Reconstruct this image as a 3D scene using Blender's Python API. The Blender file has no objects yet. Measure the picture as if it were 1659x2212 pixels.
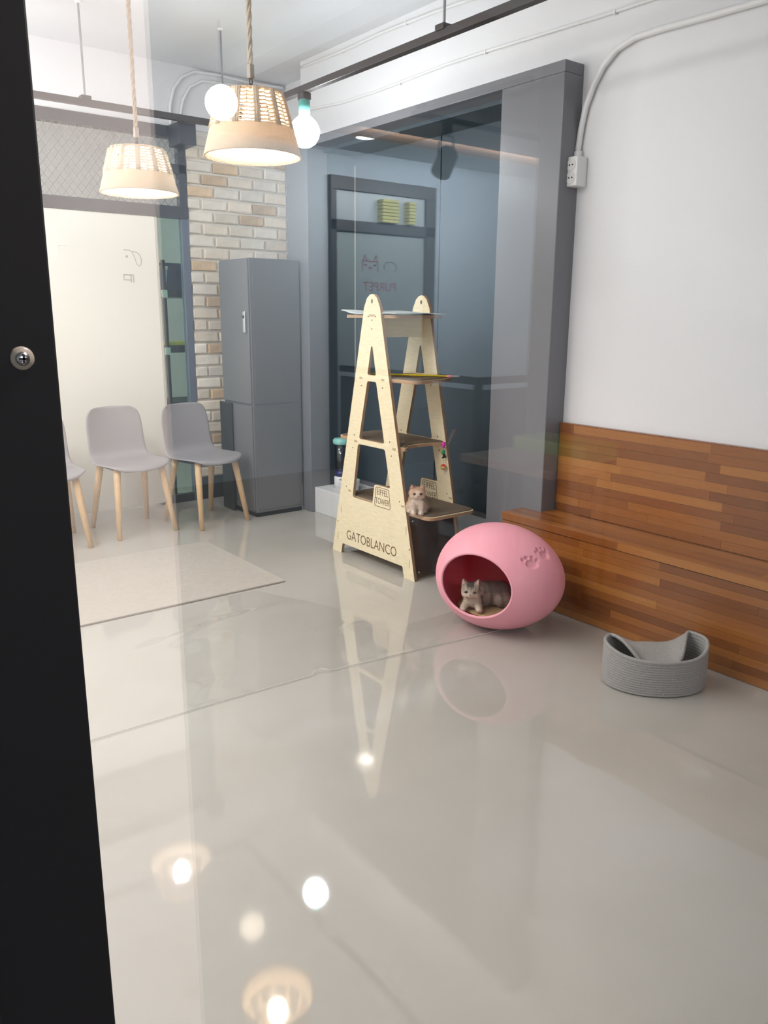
import bpy, bmesh, math, random
from mathutils import Vector, Matrix
random.seed(7)
C = bpy.context.scene.collection
PI = math.pi

# ------------------------------------------------------------------ camera, world, exposure
cam_d = bpy.data.cameras.new('camera'); cam = bpy.data.objects.new('camera', cam_d); C.objects.link(cam)
YAW, PITCH, ROLL = math.radians(37.718), math.radians(13.746), math.radians(0.418)
fw = Vector((math.sin(YAW)*math.cos(PITCH), math.cos(YAW)*math.cos(PITCH), -math.sin(PITCH)))
ri = Vector((math.cos(YAW), -math.sin(YAW), 0)); up = ri.cross(fw)
r2 = ri*math.cos(ROLL) + up*math.sin(ROLL); u2 = -ri*math.sin(ROLL) + up*math.cos(ROLL)
m = Matrix.Identity(4)
for i in range(3): m[i][0] = r2[i]; m[i][1] = u2[i]; m[i][2] = -fw[i]
m[2][3] = 1.4
cam.matrix_world = m
cam_d.sensor_fit = 'VERTICAL'; cam_d.sensor_height = 36; cam_d.sensor_width = 27
cam_d.lens = 1734.5*36/2212; cam_d.clip_start = 0.02
bpy.context.scene.camera = cam
wd = bpy.data.worlds.new('world'); bpy.context.scene.world = wd; wd.use_nodes = True
wd.node_tree.nodes['Background'].inputs[0].default_value = (0.85, 0.92, 1, 1)
wd.node_tree.nodes['Background'].inputs[1].default_value = 0.35
vs = bpy.context.scene.view_settings
vs.view_transform = 'Standard'; vs.look = 'None'; vs.gamma = 1; vs.use_curve_mapping = False
vs.exposure = 0.0
COOL = (0.93, 0.97, 1.0); WARM = (1.0, 0.80, 0.55); NEUT = (1.0, 0.96, 0.9)
L_TRACK, L_PEND, L_SHOP = 70, 120, 50     # radiance of the bulbs
def area(name, loc, size, power, color, rot=(0, 0, 0)):
    l = bpy.data.lights.new(name, 'AREA'); l.shape = 'RECTANGLE'; l.size, l.size_y = size; l.energy = power; l.color = color
    o = bpy.data.objects.new(name, l); C.objects.link(o); o.location = loc; o.rotation_euler = rot
    return o
# unseen fill lights added for the cat room, the shop and the back room
area('shop_ceiling_panel', (-.5, -3.4, 2.76), (1.2, 1.2), 110, (0.95, 0.97, 1))  # added fill for the shop, kept out of the glass reflection
sl = bpy.data.lights.new('pillar_fill_spot', 'SPOT'); sl.energy = 330; sl.color = (1, .88, .84); sl.spot_size = math.radians(62); sl.spot_blend = .5; sl.shadow_soft_size = .05
so_ = bpy.data.objects.new('pillar_fill_spot', sl); C.objects.link(so_); so_.location = (1.15, .50, 2.70)   # added fill spot, brightens the pillar beside the viewer for its reflection
so_.rotation_euler = (Vector((.34, 0, .95)) - so_.location).to_track_quat('-Z', 'Y').to_euler()
area('room_ceiling_panel', (-.25, 3.1, 3.03), (.9, 2.4), 92, (1, .975, .945))  # broad fill added for the cat room, hidden behind the black post
area('shop_wall_fill', (4.9, -3.9, 2.68), (2.4, .15), 95, (.93, .97, 1), (math.radians(-50), 0, 0))  # added to brighten the shop end wall in the reflection
area('back_room_panel', (-.7, 6.5, 2.95), (.9, .8), 60, (1, .98, .95))  # added out of view to brighten the room behind the mesh

# ------------------------------------------------------------------ materials
MATS = {}
def mat(name, col, rough=.5, metal=0, spec=.5, coat=0, bump=0, bscale=30, var=0, vscale=4, emit=0, trans=0, rand=0, sub=0):
    if name in MATS: return MATS[name]
    M = bpy.data.materials.new(name); M.use_nodes = True; nt = M.node_tree; b = nt.nodes['Principled BSDF']
    b.inputs['Base Color'].default_value = (*col, 1); b.inputs['Roughness'].default_value = rough
    b.inputs['Metallic'].default_value = metal; b.inputs['Specular IOR Level'].default_value = spec
    b.inputs['Coat Weight'].default_value = coat; b.inputs['Transmission Weight'].default_value = trans
    if coat: b.inputs['Coat Roughness'].default_value = .08
    if emit: b.inputs['Emission Color'].default_value = (*col, 1); b.inputs['Emission Strength'].default_value = emit
    if sub: b.inputs['Subsurface Weight'].default_value = sub; b.inputs['Subsurface Radius'].default_value = (.01, .006, .004)
    tc = nt.nodes.new('ShaderNodeTexCoord')
    if var or rand:
        hs = nt.nodes.new('ShaderNodeHueSaturation'); hs.inputs['Color'].default_value = (*col, 1)
        nt.links.new(hs.outputs[0], b.inputs['Base Color'])
        val = nt.nodes.new('ShaderNodeMath'); val.operation = 'ADD'; val.inputs[0].default_value = 1; val.inputs[1].default_value = 0
        src = None
        if var:
            n = nt.nodes.new('ShaderNodeTexNoise'); n.inputs['Scale'].default_value = vscale; n.inputs['Detail'].default_value = 4
            nt.links.new(tc.outputs['Object'], n.inputs['Vector'])
            mr = nt.nodes.new('ShaderNodeMapRange'); mr.inputs['From Min'].default_value = .3; mr.inputs['From Max'].default_value = .7
            mr.inputs['To Min'].default_value = -var; mr.inputs['To Max'].default_value = var
            nt.links.new(n.outputs[0], mr.inputs[0]); nt.links.new(mr.outputs[0], val.inputs[1])
        if rand:
            oi = nt.nodes.new('ShaderNodeObjectInfo'); mr = nt.nodes.new('ShaderNodeMapRange')
            mr.inputs['To Min'].default_value = 1-rand; mr.inputs['To Max'].default_value = 1+rand
            nt.links.new(oi.outputs['Random'], mr.inputs[0]); nt.links.new(mr.outputs[0], val.inputs[0])
        nt.links.new(val.outputs[0], hs.inputs['Value'])
    if bump:
        n = nt.nodes.new('ShaderNodeTexNoise'); n.inputs['Scale'].default_value = bscale; n.inputs['Detail'].default_value = 3
        nt.links.new(tc.outputs['Object'], n.inputs['Vector'])
        bp = nt.nodes.new('ShaderNodeBump'); bp.inputs['Strength'].default_value = bump; bp.inputs['Distance'].default_value = .01
        nt.links.new(n.outputs[0], bp.inputs['Height']); nt.links.new(bp.outputs[0], b.inputs['Normal'])
    MATS[name] = M; return M
def emission(name, col, s):
    M = bpy.data.materials.new(name); M.use_nodes = True; nt = M.node_tree; nt.nodes.clear()
    e = nt.nodes.new('ShaderNodeEmission'); o = nt.nodes.new('ShaderNodeOutputMaterial')
    e.inputs[0].default_value = (*col, 1); e.inputs[1].default_value = s; nt.links.new(e.outputs[0], o.inputs[0]); return M
def glass(name, r0=.05, tint=(1, 1, 1), rough=0.0, bump=0, graze=1):
    # thin clear sheet: straight transparency plus a mirror that grows towards grazing angles (Schlick)
    M = bpy.data.materials.new(name); M.use_nodes = True; nt = M.node_tree; nt.nodes.clear(); N = nt.nodes.new; L = nt.links.new
    geo = N('ShaderNodeNewGeometry'); d = N('ShaderNodeVectorMath'); d.operation = 'DOT_PRODUCT'
    L(geo.outputs['Normal'], d.inputs[0]); L(geo.outputs['Incoming'], d.inputs[1])
    ab = N('ShaderNodeMath'); ab.operation = 'ABSOLUTE'; L(d.outputs['Value'], ab.inputs[0])
    om = N('ShaderNodeMath'); om.operation = 'SUBTRACT'; om.inputs[0].default_value = 1; L(ab.outputs[0], om.inputs[1])
    pw = N('ShaderNodeMath'); pw.operation = 'POWER'; L(om.outputs[0], pw.inputs[0]); pw.inputs[1].default_value = 5
    ma = N('ShaderNodeMath'); ma.operation = 'MULTIPLY_ADD'; L(pw.outputs[0], ma.inputs[0]); ma.inputs[1].default_value = (1-r0)*graze; ma.inputs[2].default_value = r0
    t = N('ShaderNodeBsdfTransparent'); t.inputs[0].default_value = (*tint, 1)
    g = N('ShaderNodeBsdfGlossy'); g.inputs['Roughness'].default_value = rough; g.inputs['Color'].default_value = (1, 1, 1, 1)
    if bump:
        n = N('ShaderNodeTexNoise'); n.inputs['Scale'].default_value = 6; bp = N('ShaderNodeBump'); bp.inputs['Strength'].default_value = bump
        L(n.outputs[0], bp.inputs['Height']); L(bp.outputs[0], g.inputs['Normal'])
    mx = N('ShaderNodeMixShader'); o = N('ShaderNodeOutputMaterial')
    L(ma.outputs[0], mx.inputs[0]); L(t.outputs[0], mx.inputs[1]); L(g.outputs[0], mx.inputs[2]); L(mx.outputs[0], o.inputs[0])
    return M
def wood(name, stops, rough=.3, scale=(1, 14, 14), rand=True, coat=0, bump=.05):
    # grain streaks along local X, tone picked per object
    M = bpy.data.materials.new(name); M.use_nodes = True; nt = M.node_tree; b = nt.nodes['Principled BSDF']; N = nt.nodes.new; L = nt.links.new
    tc = N('ShaderNodeTexCoord'); mp = N('ShaderNodeMapping'); mp.inputs['Scale'].default_value = scale
    L(tc.outputs['Object'], mp.inputs[0]); oi = N('ShaderNodeObjectInfo')
    if rand:
        cb = N('ShaderNodeCombineXYZ'); mu = N('ShaderNodeMath'); mu.operation = 'MULTIPLY'; mu.inputs[1].default_value = 50
        L(oi.outputs['Random'], mu.inputs[0]); L(mu.outputs[0], cb.inputs[0]); L(mu.outputs[0], cb.inputs[1]); L(cb.outputs[0], mp.inputs['Location'])
    n = N('ShaderNodeTexNoise'); n.inputs['Scale'].default_value = 6; n.inputs['Detail'].default_value = 5; n.inputs['Roughness'].default_value = .65
    L(mp.outputs[0], n.inputs['Vector'])
    ad = N('ShaderNodeMath'); ad.operation = 'MULTIPLY_ADD'; L(n.outputs[0], ad.inputs[0]); ad.inputs[1].default_value = 1.45
    if rand:
        mr = N('ShaderNodeMapRange'); mr.inputs['To Min'].default_value = -.34; mr.inputs['To Max'].default_value = .02
        L(oi.outputs['Random'], mr.inputs[0]); L(mr.outputs[0], ad.inputs[2])
    else: ad.inputs[2].default_value = -.17
    cr = N('ShaderNodeValToRGB'); L(ad.outputs[0], cr.inputs[0])
    el = cr.color_ramp.elements
    while len(el) < len(stops): el.new(.5)
    for e, (p, c) in zip(el, stops): e.position = p; e.color = (*c, 1)
    L(cr.outputs[0], b.inputs['Base Color']); b.inputs['Roughness'].default_value = rough; b.inputs['Coat Weight'].default_value = coat
    b.inputs['Coat Roughness'].default_value = .12
    if bump:
        bp = N('ShaderNodeBump'); bp.inputs['Strength'].default_value = bump; bp.inputs['Distance'].default_value = .01
        L(n.outputs[0], bp.inputs['Height']); L(bp.outputs[0], b.inputs['Normal'])
    return M
def floor_mat():
    M = bpy.data.materials.new('epoxy_floor'); M.use_nodes = True; nt = M.node_tree; b = nt.nodes['Principled BSDF']; N = nt.nodes.new; L = nt.links.new
    tc = N('ShaderNodeTexCoord'); n = N('ShaderNodeTexNoise'); n.inputs['Scale'].default_value = 1.3; n.inputs['Detail'].default_value = 6
    L(tc.outputs['Object'], n.inputs['Vector'])
    cr = N('ShaderNodeValToRGB'); L(n.outputs[0], cr.inputs[0]); e = cr.color_ramp.elements
    e[0].position = .3; e[0].color = (.425, .395, .35, 1); e[1].position = .7; e[1].color = (.49, .465, .43, 1)
    L(cr.outputs[0], b.inputs['Base Color']); b.inputs['Roughness'].default_value = .035; b.inputs['Specular IOR Level'].default_value = .75
    n2 = N('ShaderNodeTexNoise'); n2.inputs['Scale'].default_value = 2.2; n2.inputs['Detail'].default_value = 1.5; L(tc.outputs['Object'], n2.inputs['Vector'])
    bp = N('ShaderNodeBump'); bp.inputs['Strength'].default_value = .05; bp.inputs['Distance'].default_value = .03
    L(n2.outputs[0], bp.inputs['Height']); L(bp.outputs[0], b.inputs['Normal'])
    return M
def vcol_mat(name, rough=.9, bump=.5, bscale=220):
    M = mat(name, (.8, .7, .6), rough, bump=bump, bscale=bscale, spec=.15); nt = M.node_tree
    a = nt.nodes.new('ShaderNodeVertexColor'); a.layer_name = 'Col'; nt.links.new(a.outputs[0], nt.nodes['Principled BSDF'].inputs['Base Color'])
    return M

WHITE = mat('white_wall_paint', (.80, .80, .815), .55, bump=.06, bscale=60)
CEIL = mat('white_ceiling_paint', (.78, .80, .83), .7)
FLOOR = floor_mat()
GREY = mat('grey_paint', (.17, .172, .188), .26, bump=.05, bscale=40)
DARKDOOR = mat('dark_blue_grey_door', (.05, .072, .09), .5, spec=.3)
BLACK = mat('black_metal', (.009, .009, .011), .45, spec=.3)
FRAME = mat('charcoal_frame', (.045, .045, .055), .4)
BROWNTRACK = mat('dark_brown_track', (.05, .042, .042), .4)
CHROME = mat('chrome', (.75, .75, .75), .18, metal=1)
CREAM = mat('cream_panel', (.80, .78, .70), .45)
LOCK = mat('locker_grey', (.145, .143, .152), .38, bump=.02)
GLASS = glass('clear_glass', .075)
GLASS2 = glass('greenish_glass', .04, (.80, .93, .88))
FILM = glass('clear_vinyl', .03, (1, 1, 1), .05, 0, .55)
ACRYL = glass('clear_acrylic', .05, (.93, .93, .95), .02)
PLASTIC_W = mat('white_plastic', (.82, .82, .82), .35)
MORTAR = mat('mortar', (.86, .82, .75), .9, bump=.4, bscale=90)
BRICKS = [mat('brick_a', (.80, .70, .57), .85, bump=.35, bscale=50, var=.10, vscale=9, rand=.14),
          mat('brick_b', (.83, .76, .66), .85, bump=.35, bscale=50, var=.10, vscale=9, rand=.10),
          mat('brick_c', (.66, .48, .30), .85, bump=.35, bscale=50, var=.18, vscale=9, rand=.14)]
PLANK = wood('acacia_block', [(.12, (.060, .016, .003)), (.40, (.19, .055, .008)), (.64, (.33, .115, .020)), (.95, (.54, .25, .058))], .28, (.8, 36, 36), coat=.35)
PLY = wood('birch_plywood', [(.2, (.76, .64, .41)), (.8, (.86, .76, .54))], .5, (1, 3, 16), rand=False, bump=.02)
PLYEDGE = mat('plywood_edge', (.42, .26, .15), .6)
BEECH = wood('beech_legs', [(.2, (.66, .42, .21)), (.8, (.80, .57, .33))], .4, (22, 22, 1.5), rand=False, bump=.02)
ENGR = mat('engraving_brown', (.13, .065, .025), .8)
CARPET = mat('brown_scratch_carpet', (.20, .145, .10), .95, bump=.8, bscale=350, var=.15, vscale=120)
FELT = mat('dark_brown_felt', (.085, .06, .045), .9, bump=.5, bscale=300)
SHELL = mat('grey_chair_shell', (.30, .285, .295), .42, bump=.03, bscale=200)
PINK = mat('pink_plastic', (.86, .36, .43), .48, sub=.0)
PINKSHADE = mat('pink_inside_shaded', (.82, .09, .14), .45)  # pink inside of the egg, its shade and colour bounce painted as red
ROPEG = mat('grey_cotton_rope', (.34, .325, .31), .9, bump=.3, bscale=320, var=.12, vscale=150)
CORD = mat('cream_cord', (.74, .62, .48), .85, bump=.4, bscale=200)
_nt = CORD.node_tree; _tl = _nt.nodes.new('ShaderNodeBsdfTranslucent'); _tl.inputs[0].default_value = (.80, .66, .50, 1); _mx = _nt.nodes.new('ShaderNodeMixShader'); _mx.inputs[0].default_value = .24
_nt.links.new(_nt.nodes['Principled BSDF'].outputs[0], _mx.inputs[1]); _nt.links.new(_tl.outputs[0], _mx.inputs[2]); _nt.links.new(_mx.outputs[0], _nt.nodes['Material Output'].inputs[0])
CORDT = mat('jute_rope', (.42, .33, .25), .9, bump=.5, bscale=150)
MATG = mat('beige_felt_mat', (.43, .39, .345), .9, bump=.3, bscale=200, var=.05, vscale=40)
TEAL = mat('teal_plastic', (.30, .66, .62), .3)
NAVY = mat('navy_plastic', (.02, .025, .12), .3)
WOODC = wood('brown_wood_ceiling', [(.2, (.20, .115, .07)), (.8, (.30, .18, .115))], .5, (1, 6, 6), rand=False)
SHOPWALL = mat('blue_grey_wall', (.50, .59, .66), .6)
PINKWALL = mat('warm_white_wall', (.83, .77, .735), .6)

# ------------------------------------------------------------------ builders
def link(name, me, parent=None, mats=(), smooth=False):
    o = bpy.data.objects.new(name, me); C.objects.link(o)
    for q in (mats if isinstance(mats, (list, tuple)) else [mats]): me.materials.append(q)
    if parent: o.parent = parent
    if smooth:
        for p in me.polygons: p.use_smooth = True
    return o
def obj(name, bm, M, parent=None, smooth=False, recalc=True):
    if recalc: bmesh.ops.recalc_face_normals(bm, faces=bm.faces)
    me = bpy.data.meshes.new(name); bm.to_mesh(me); bm.free()
    return link(name, me, parent, M, smooth)
def thing(name, label, cat, loc=(0, 0, 0), rz=0, group=None):
    o = bpy.data.objects.new(name, None); C.objects.link(o); o.empty_display_size = .1
    o.location = loc; o.rotation_euler = (0, 0, rz); tag(o, label, cat, group); return o
def tag(o, label, cat, group=None):
    o['label'] = label; o['category'] = cat
    if group: o['group'] = group
    return o
def struct(o, label=None):
    o['kind'] = 'structure'
    if label: o['label'] = label; 
    o['category'] = o.name.split('_')[0].split('.')[0]
    return o
def dup(root, loc, rz, label, group=None):
    r = root.copy(); C.objects.link(r); r.location = loc; r.rotation_euler = (0, 0, rz); r['label'] = label
    if group: r['group'] = group
    for ch in list(root.children):
        c = ch.copy(); C.objects.link(c); c.parent = r
        for g in ch.children:
            d = g.copy(); C.objects.link(d); d.parent = c
    return r
def bx(bm, x0, x1, y0, y1, z0, z1, bev=0, mx=None):
    r = bmesh.ops.create_cube(bm, size=1); v = r['verts']
    bmesh.ops.scale(bm, vec=(x1-x0, y1-y0, z1-z0), verts=v); bmesh.ops.translate(bm, vec=((x0+x1)/2, (y0+y1)/2, (z0+z1)/2), verts=v)
    if bev:
        e = list({e for q in v for e in q.link_edges}); rr = bmesh.ops.bevel(bm, geom=e, offset=bev, segments=2, affect='EDGES', profile=.5)
        v = list({q for f in rr['faces'] for q in f.verts} | {q for q in v if q.is_valid})
    if mx: bmesh.ops.transform(bm, matrix=mx, verts=v)
    return bm
def box(name, d, M, parent=None, bev=0): return obj(name, bx(bmesh.new(), *d, bev=bev), M, parent)
def tube(bm, pts, r, n=8, closed=False, caps=True):
    pts = [Vector(p) for p in pts]; k = len(pts); rr = r if isinstance(r, (list, tuple)) else [r]*k; rings = []
    ref = None
    for i, p in enumerate(pts):
        a = pts[(i-1) % k] if (i or closed) else p; b = pts[(i+1) % k] if (i < k-1 or closed) else p
        t = (b-a).normalized()
        if ref is None: ref = t.orthogonal().normalized()
        ref = (ref - t*ref.dot(t)); ref = ref.normalized() if ref.length > 1e-6 else t.orthogonal().normalized()
        s = t.cross(ref); rings.append([bm.verts.new(p + (ref*math.cos(2*PI*j/n) + s*math.sin(2*PI*j/n))*rr[i]) for j in range(n)])
    for i in range(k if closed else k-1):
        A, B = rings[i], rings[(i+1) % k]
        for j in range(n): bm.faces.new((A[j], A[(j+1) % n], B[(j+1) % n], B[j]))
    if caps and not closed: bm.faces.new(rings[0][::-1]); bm.faces.new(rings[-1])
    return bm
def lathe(bm, prof, n=32, c=(0, 0, 0), close=False, sx=1, sy=1):
    rings = []
    for r, z in prof:
        if r < 1e-5: rings.append([bm.verts.new((c[0], c[1], c[2]+z))])
        else: rings.append([bm.verts.new((c[0]+sx*r*math.cos(2*PI*j/n), c[1]+sy*r*math.sin(2*PI*j/n), c[2]+z)) for j in range(n)])
    pr = list(zip(rings[:-1], rings[1:])) + ([(rings[-1], rings[0])] if close else [])
    for A, B in pr:
        for j in range(n):
            q = [A[j % len(A)], A[(j+1) % len(A)], B[(j+1) % len(B)], B[j % len(B)]]
            u = []
            for w in q:
                if w not in u: u.append(w)
            if len(u) > 2: bm.faces.new(u)
    return bm
def sphere(bm, c, r, n=20, sc=(1, 1, 1)):
    mx = Matrix.Translation(c) @ Matrix.Diagonal((*sc, 1))
    bmesh.ops.create_uvsphere(bm, u_segments=n, v_segments=max(6, n//2), radius=r, matrix=mx); return bm
def rounded(poly, r):
    """round the corners of a 2D polygon; r one radius or one per corner"""
    out = []; k = len(poly); rs = r if isinstance(r, (list, tuple)) else [r]*k
    for i in range(k):
        p = Vector(poly[i]); a = Vector(poly[i-1]); b = Vector(poly[(i+1) % k]); q = rs[i]
        da, db = (a-p), (b-p); la, lb = da.length, db.length; da.normalize(); db.normalize()
        if q <= 0: out.append(p); continue
        ang = da.angle(db); t = min(q/math.tan(ang/2), la*.45, lb*.45)
        s, e = p+da*t, p+db*t
        for j in range(6):
            u = j/5; out.append(s*(1-u)**2 + p*2*u*(1-u) + e*u*u)
    return out
def to_mesh_from_curve(cu):
    o = bpy.data.objects.new('tmp', cu); C.objects.link(o); bpy.context.view_layer.update()
    dg = bpy.context.evaluated_depsgraph_get(); me = bpy.data.meshes.new_from_object(o.evaluated_get(dg))
    bpy.data.objects.remove(o); return me
def plate(polys, th, bevel=0):
    cu = bpy.data.curves.new('plate', 'CURVE'); cu.dimensions = '2D'; cu.fill_mode = 'BOTH'; cu.extrude = th/2-bevel; cu.bevel_depth = bevel; cu.bevel_resolution = 1
    if bevel: cu.offset = -bevel
    for pl in polys:
        s = cu.splines.new('POLY'); s.points.add(len(pl)-1); s.use_cyclic_u = True
        for q, p in zip(s.points, pl): q.co = (p[0], p[1], 0, 1)
    me = to_mesh_from_curve(cu); me.materials.clear(); return me
def text(name, s, M, parent, mx, size, ext=.0008, sx=1, align='CENTER', spacing=1):
    cu = bpy.data.curves.new('txt', 'FONT'); cu.body = s; cu.size = size; cu.extrude = ext; cu.align_x = align; cu.align_y = 'CENTER'; cu.space_character = spacing
    cu.resolution_u = 4; cu.offset = -.0006*size/.06
    me = to_mesh_from_curve(cu); me.materials.clear(); me.transform(mx @ Matrix.Diagonal((sx, 1, 1, 1)))
    return link(name, me, parent, M)
def line_art(name, strokes, r, M, parent, mx):
    bm = bmesh.new()
    for s in strokes: tube(bm, [mx @ Vector((p[0], p[1], 0)) for p in s], r, 5)
    return obj(name, bm, M, parent)
AX_XN = Matrix(((0, 0, -1, 0), (-1, 0, 0, 0), (0, 1, 0, 0), (0, 0, 0, 1)))   # plane facing -X: u = -Y, v = Z
AX_YN = Matrix(((1, 0, 0, 0), (0, 0, -1, 0), (0, 1, 0, 0), (0, 0, 0, 1)))    # plane facing -Y: u = X, v = Z
AX_YP = Matrix(((-1, 0, 0, 0), (0, 0, 1, 0), (0, 1, 0, 0), (0, 0, 0, 1)))    # plane facing +Y: u = -X, v = Z
T = lambda x, y, z: Matrix.Translation((x, y, z))
def arc(p0, p1, p2, n=8):
    return [Vector(p0)*(1-t)**2 + Vector(p1)*2*t*(1-t) + Vector(p2)*t*t for t in [i/n for i in range(n+1)]]

# ------------------------------------------------------------------ the room shell
XW, YB, ZC, YG = 3.20, 5.686, 3.06, 0.57
struct(box('floor', (-2.2, 7.0, YG, 7.4, -.15, 0), FLOOR), 'glossy warm grey epoxy floor of the cat room')
struct(box('floor_shop', (-2.2, 7.0, -5.2, YG, -.15, 0), mat('dark_shop_tile', (.10, .09, .08), .06, spec=.6)), 'dark glossy floor of the shop')
struct(box('ceiling', (-1.2, 3.7, YG, 7.4, ZC, ZC+.1), CEIL), 'white ceiling over the cat room')
wr_bm = bmesh.new(); bx(wr_bm, XW, XW+.2, YG, 2.664, 0, ZC); bx(wr_bm, XW, XW+.2, 2.664, 5.10, 2.525, ZC)
struct(obj('wall_right', wr_bm, WHITE), 'white wall above the wooden bench and over the grey casing')
struct(box('wall_right_corner', (3.42, 3.62, 5.10, 7.4, 0, ZC), WHITE), 'white wall behind the grey post at the brick corner')
struct(box('wall_left', (-1.3, -1.2, YG, 7.4, 0, ZC), WHITE), 'white wall of the cat room on the left')
struct(box('wall_back_room', (-1.3, 3.6, 7.3, 7.4, 0, ZC), mat('pale_back_wall', (.74, .75, .73), .7)), 'pale wall of the room behind the glazing')
# back wall: white bulkhead above, brick pier right
wb = struct(box('wall_back', (-1.2, 3.42, YB, YB+.16, 2.66, ZC), WHITE), 'white bulkhead above the mesh and the brick pier')
pier = box('brick_backing', (2.612, 3.42, YB+.012, YB+.16, .17, 2.66), MORTAR, wb)
box('plinth', (2.612, 3.42, YB+.004, YB+.16, .0, .17), mat('dark_plinth', (.03, .035, .038), .5), wb)
BH, BL, GAP = .069, .193, .016
def brick_mesh(L, seed):
    rnd = random.Random(seed); bm = bmesh.new(); d = .03; e = .006
    j = lambda s=.003: rnd.uniform(-s, s)
    b = [bm.verts.new((x, d, z)) for x, z in ((0, 0), (L, 0), (L, BH), (0, BH))]
    f0 = [bm.verts.new((x+j(), .010, z+j())) for x, z in ((0, 0), (L, 0), (L, BH), (0, BH))]
    f1 = [bm.verts.new((x+j(), j(.002), z+j())) for x, z in ((e, e), (L-e, e), (L-e, BH-e), (e, BH-e))]
    for A, B in ((b, f0), (f0, f1)):
        for i in range(4): bm.faces.new((A[i], A[(i+1) % 4], B[(i+1) % 4], B[i]))
    bm.faces.new(f1)
    bmesh.ops.recalc_face_normals(bm, faces=bm.faces); me = bpy.data.meshes.new('brick'); bm.to_mesh(me); bm.free(); return me
meshes = {}
def brick(x, z, L):
    L = round(L, 3); k = random.choice((0, 1, 0, 2) if random.random() < .75 else (0, 1, 1, 0)); v = random.randint(0, 2); key = (L, k, v)
    if key not in meshes:
        me = brick_mesh(L, hash(key) % 999); me.materials.append(BRICKS[k]); meshes[key] = me
    o = bpy.data.objects.new('brick', meshes[key]); C.objects.link(o); o.parent = wb
    o.location = (x, YB-.012+random.uniform(-.002, .003), z)
row = 0; z = .18
while z+BH < 2.66:
    x = 2.604 + random.uniform(-.008, .008); first = BL*.5 if row % 2 else BL
    while x < 3.40:
        L = min(first, 3.415-x); first = BL
        if L > .03: brick(x, z, L)
        x += L+GAP
    z += BH+GAP; row += 1
# grey casing with its recess, ledge and dark door
cs = bpy.data.objects.new('trim_1', None); C.objects.link(cs); struct(cs, 'grey painted door casing proud of the white wall')
box('near_post', (3.069, 3.46, 2.66, 3.052, 0, 2.475), GREY, cs, .004)
box('far_post', (3.069, 3.232, 4.83, 5.10, 0, 2.475), GREY, cs, .004)
box('lintel', (3.069, 3.20, 2.66, 5.10, 2.475, 2.525), GREY, cs, .003)
struct(box('trim_2', (3.10, 3.46, 3.052, 4.95, 0, .185), mat('white_ledge_paint', (.70, .71, .71), .6, bump=.15, bscale=25), None, .004), 'white painted step inside the grey casing')
box('ledge_end', (3.05, 3.40, 4.95, 5.686, 0, .185), MATS['white_ledge_paint'], bpy.data.objects['trim_2'])
dr = bpy.data.objects.new('door_1', None); C.objects.link(dr); struct(dr, 'dark blue grey double door inside the grey casing')
box('jamb', (3.232, 3.53, 4.832, 4.95, .185, 2.475), DARKDOOR, dr)
box('head', (3.20, 3.53, 3.052, 4.95, 2.455, 2.525), DARKDOOR, dr)
box('door_leaf', (3.462, 3.50, 3.052, 3.93, .215, 2.455), DARKDOOR, dr)
box('door_leaf', (3.462, 3.50, 3.94, 4.832, .215, 2.455), DARKDOOR, dr)
box('seal_strip', (3.456, 3.462, 4.824, 4.831, .25, 2.40), mat('pale_seal', (.45, .45, .42), .5), dr)
box('sill', (3.44, 3.50, 3.052, 4.832, .185, .213), GREY, dr)
# white socket box with conduit on the bench wall
so = thing('wall_socket', 'white double socket box on the white wall beside the grey casing', 'socket', (3.165, 2.64, 1.992))
box('body', (-.04, .034, -.034, .034, 0, .13), PLASTIC_W, so, .005)
for k in range(2):
    bm = bmesh.new(); lathe(bm, [(0, 0), (.021, 0), (.023, .002), (.026, .002), (.026, -.002)], 20)
    bmesh.ops.transform(bm, matrix=T(-.0415, 0, .037+.056*k) @ Matrix.Rotation(-PI/2, 4, 'Y'), verts=bm.verts)
    f = obj('socket_face', bm, PLASTIC_W, so, True)
    bm = bmesh.new()
    for s in (-1, 1): tube(bm, [(-.0445, s*.009, .037+.056*k), (-.040, s*.009, .037+.056*k)], .0035, 8)
    obj('pin_hole', bm, BLACK, f)
cd = obj('conduit', tube(bmesh.new(), [(3.182, y, z) for y, z in ((2.652, 2.122), (2.652, 2.17), (2.642, 2.25), (2.625, 2.33), (2.585, 2.42), (2.535, 2.49), (2.47, 2.54), (2.38, 2.565), (2.25, 2.567), (2.0, 2.56), (1.6, 2.552), (.62, 2.54))], .014, 10), PLASTIC_W, None, True)
tag(cd, 'thick white conduit curving down the wall into the white socket box', 'cable')
obj('collar', tube(bmesh.new(), [(3.182, 2.652, 2.122), (3.182, 2.652, 2.15)], .02, 12), PLASTIC_W, cd)
def wiggle(pts, n=6):
    out = []
    for a, b in zip(pts[:-1], pts[1:]):
        for i in range(n):
            t = i/n; t = t*t*(3-2*t)*.5+t*.5; out.append(tuple(a[k]*(1-t)+b[k]*t for k in range(3)))
    return out+[pts[-1]]
def cable(pts, r, label, clips=()):
    o = obj('cable', tube(bmesh.new(), wiggle(pts), r, 8), PLASTIC_W, None, True); tag(o, label, 'cable')
    for p in clips: box('clip', (p[0]-.014, p[0]+.004, p[1]-.006, p[1]+.006, p[2]-.012, p[2]+.008), PLASTIC_W, o, .002)
    return o
cable([(3.192, 5.05, 2.75), (3.192, 4.6, 2.715), (3.192, 4.239, 2.711), (3.192, 3.6, 2.724), (3.192, 3.335, 2.721), (3.192, 2.571, 2.699), (3.192, 1.6, 2.69), (3.192, .62, 2.68)], .008,
      'thin white cable running along the wall just above the grey casing', [(3.196, 4.0, 2.712), (3.196, 3.3, 2.72), (3.196, 2.5, 2.697)])
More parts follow.
